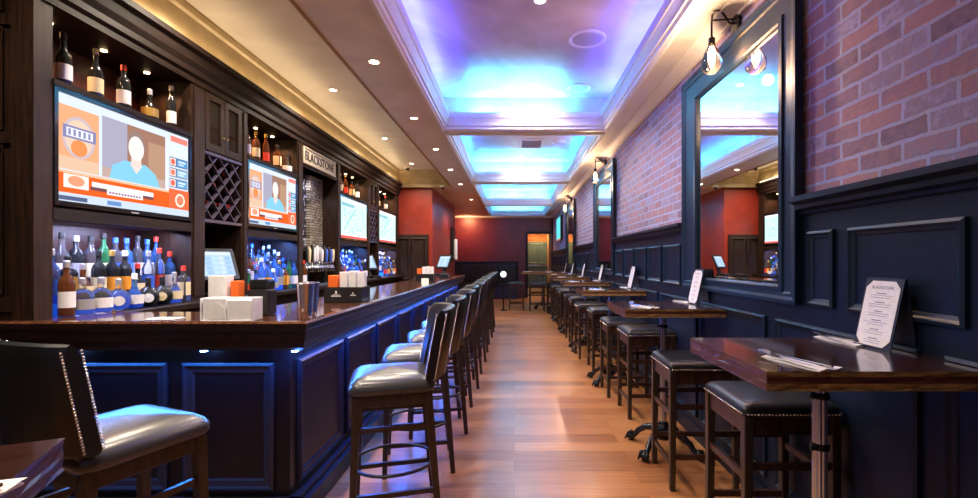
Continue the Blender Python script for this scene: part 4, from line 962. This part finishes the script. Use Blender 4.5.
def menu(loc, rz, label):
    t = thing('menu_stand', loc, rz, label, 'menu', 'menu stands on the wainscot tables')
    W_, H_ = 0.175, 0.262
    T = Matrix.Translation((-0.055, 0, 0)) @ Matrix.Rotation(0.21, 4, 'Y')
    T2 = Matrix.Translation((0.040, 0, 0)) @ Matrix.Rotation(-0.14, 4, 'Y')
    MB().box(-0.002, 0.002, -W_/2, W_/2, 0, H_, T=T).build('board', 'navyboard', t)
    MB().box(-0.002, 0.002, -W_/2, W_/2, 0, H_, T=T2).build('back_board', 'navyboard', t)
    c = 0.026; a, b, z0, z1 = -W_/2+0.009, W_/2-0.009, 0.010, H_-0.010
    oc = [(a+c, z0), (b-c, z0), (b, z0+c), (b, z1-c), (b-c, z1), (a+c, z1), (a, z1-c), (a, z0+c)]
    sh = MB().loft([[(-0.0025, y, z) for y, z in oc], [(-0.0035, y, z) for y, z in oc]], T=T).build('menu_sheet', 'white', t)
    ln = MB(); rr = random.Random(5); z = H_-0.055
    for g in range(6):
        for j in range(3):
            wd = (0.022, 0.05, 0.043)[j]*rr.uniform(0.8, 1.1); hh = 0.0028 if j == 0 else 0.0014
            ln.box(-0.0042, -0.0036, -wd, wd, z-hh, z, T=T); z -= 0.0085
        z -= 0.008
    ln.build('printed_lines', 'ink', sh)
    tt = text('menu_heading', 'BLACKSTONE', 0.016, 'ink', sh, (0, 0, 0), (0, 0, 0), 0.0001)
    tt.matrix_local = T @ Matrix.Translation((-0.0040, 0, H_-0.035)) @ Matrix.Rotation(-PI/2, 4, 'Z') @ Matrix.Rotation(PI/2, 4, 'X')
    return t
m0 = menu((1.368, 1.71, ZT), 0.0, 'white sheet menu on navy easel board standing on the nearest table'); index(m0)
for k in range(1, 7):
    o = copy_tree(m0); o.location = (1.368, TY[k]+0.05, ZT); o.rotation_euler = (0, 0, 0)
    o['label'] = 'menu on easel board standing on the %s high table along the wainscot' % ORD[k]

# ================================================================= FAR END
t = thing('banquette', (0, 0, 0), 0, 'long dark padded banquette against the maroon far wall', 'bench')
MB().box(-2.7, 0.14, 16.5, 16.97, 0, 0.45).box(-2.7, 0.14, 16.78, 16.98, 0.45, 1.28).build('bench_frame', 'navyboard', t, bevel=0.01)
for k in range(4): MB().box(-2.68+k*0.70, -2.0+k*0.70, 16.45, 16.78, 0.45, 0.56).box(-2.68+k*0.70, -2.0+k*0.70, 16.70, 16.78, 0.58, 1.20).build('cushion', 'leather', t, bevel=0.025)
MB().box(-2.72, 0.16, 16.74, 17.0, 1.28, 1.33).build('top_cap', 'wain', t, bevel=0.008)
t = thing('white_globe', (-0.29, 12.7, 0), 0, 'small white globe on a dark post beyond the last bar stool', 'lamp')  # unidentified white ball, built as a glowing globe on an added post
MB().lathe([(0.10, 0), (0.10, 0.02), (0.02, 0.04), (0.016, 0.90), (0.03, 0.92)], n=18).build('post', 'iron', t, auto=True)
MB().sphere((0, 0, 0.99), 0.085, 10).build('globe', 'globe', t, smooth=True)
area('wall_washer', (-1.7, 16.3, 2.9), (0.5, 0, 0), 0.3, 0.2, 12, (1.0, 0.45, 0.2))

# prune copies kept parented but with stale names: nothing else to do
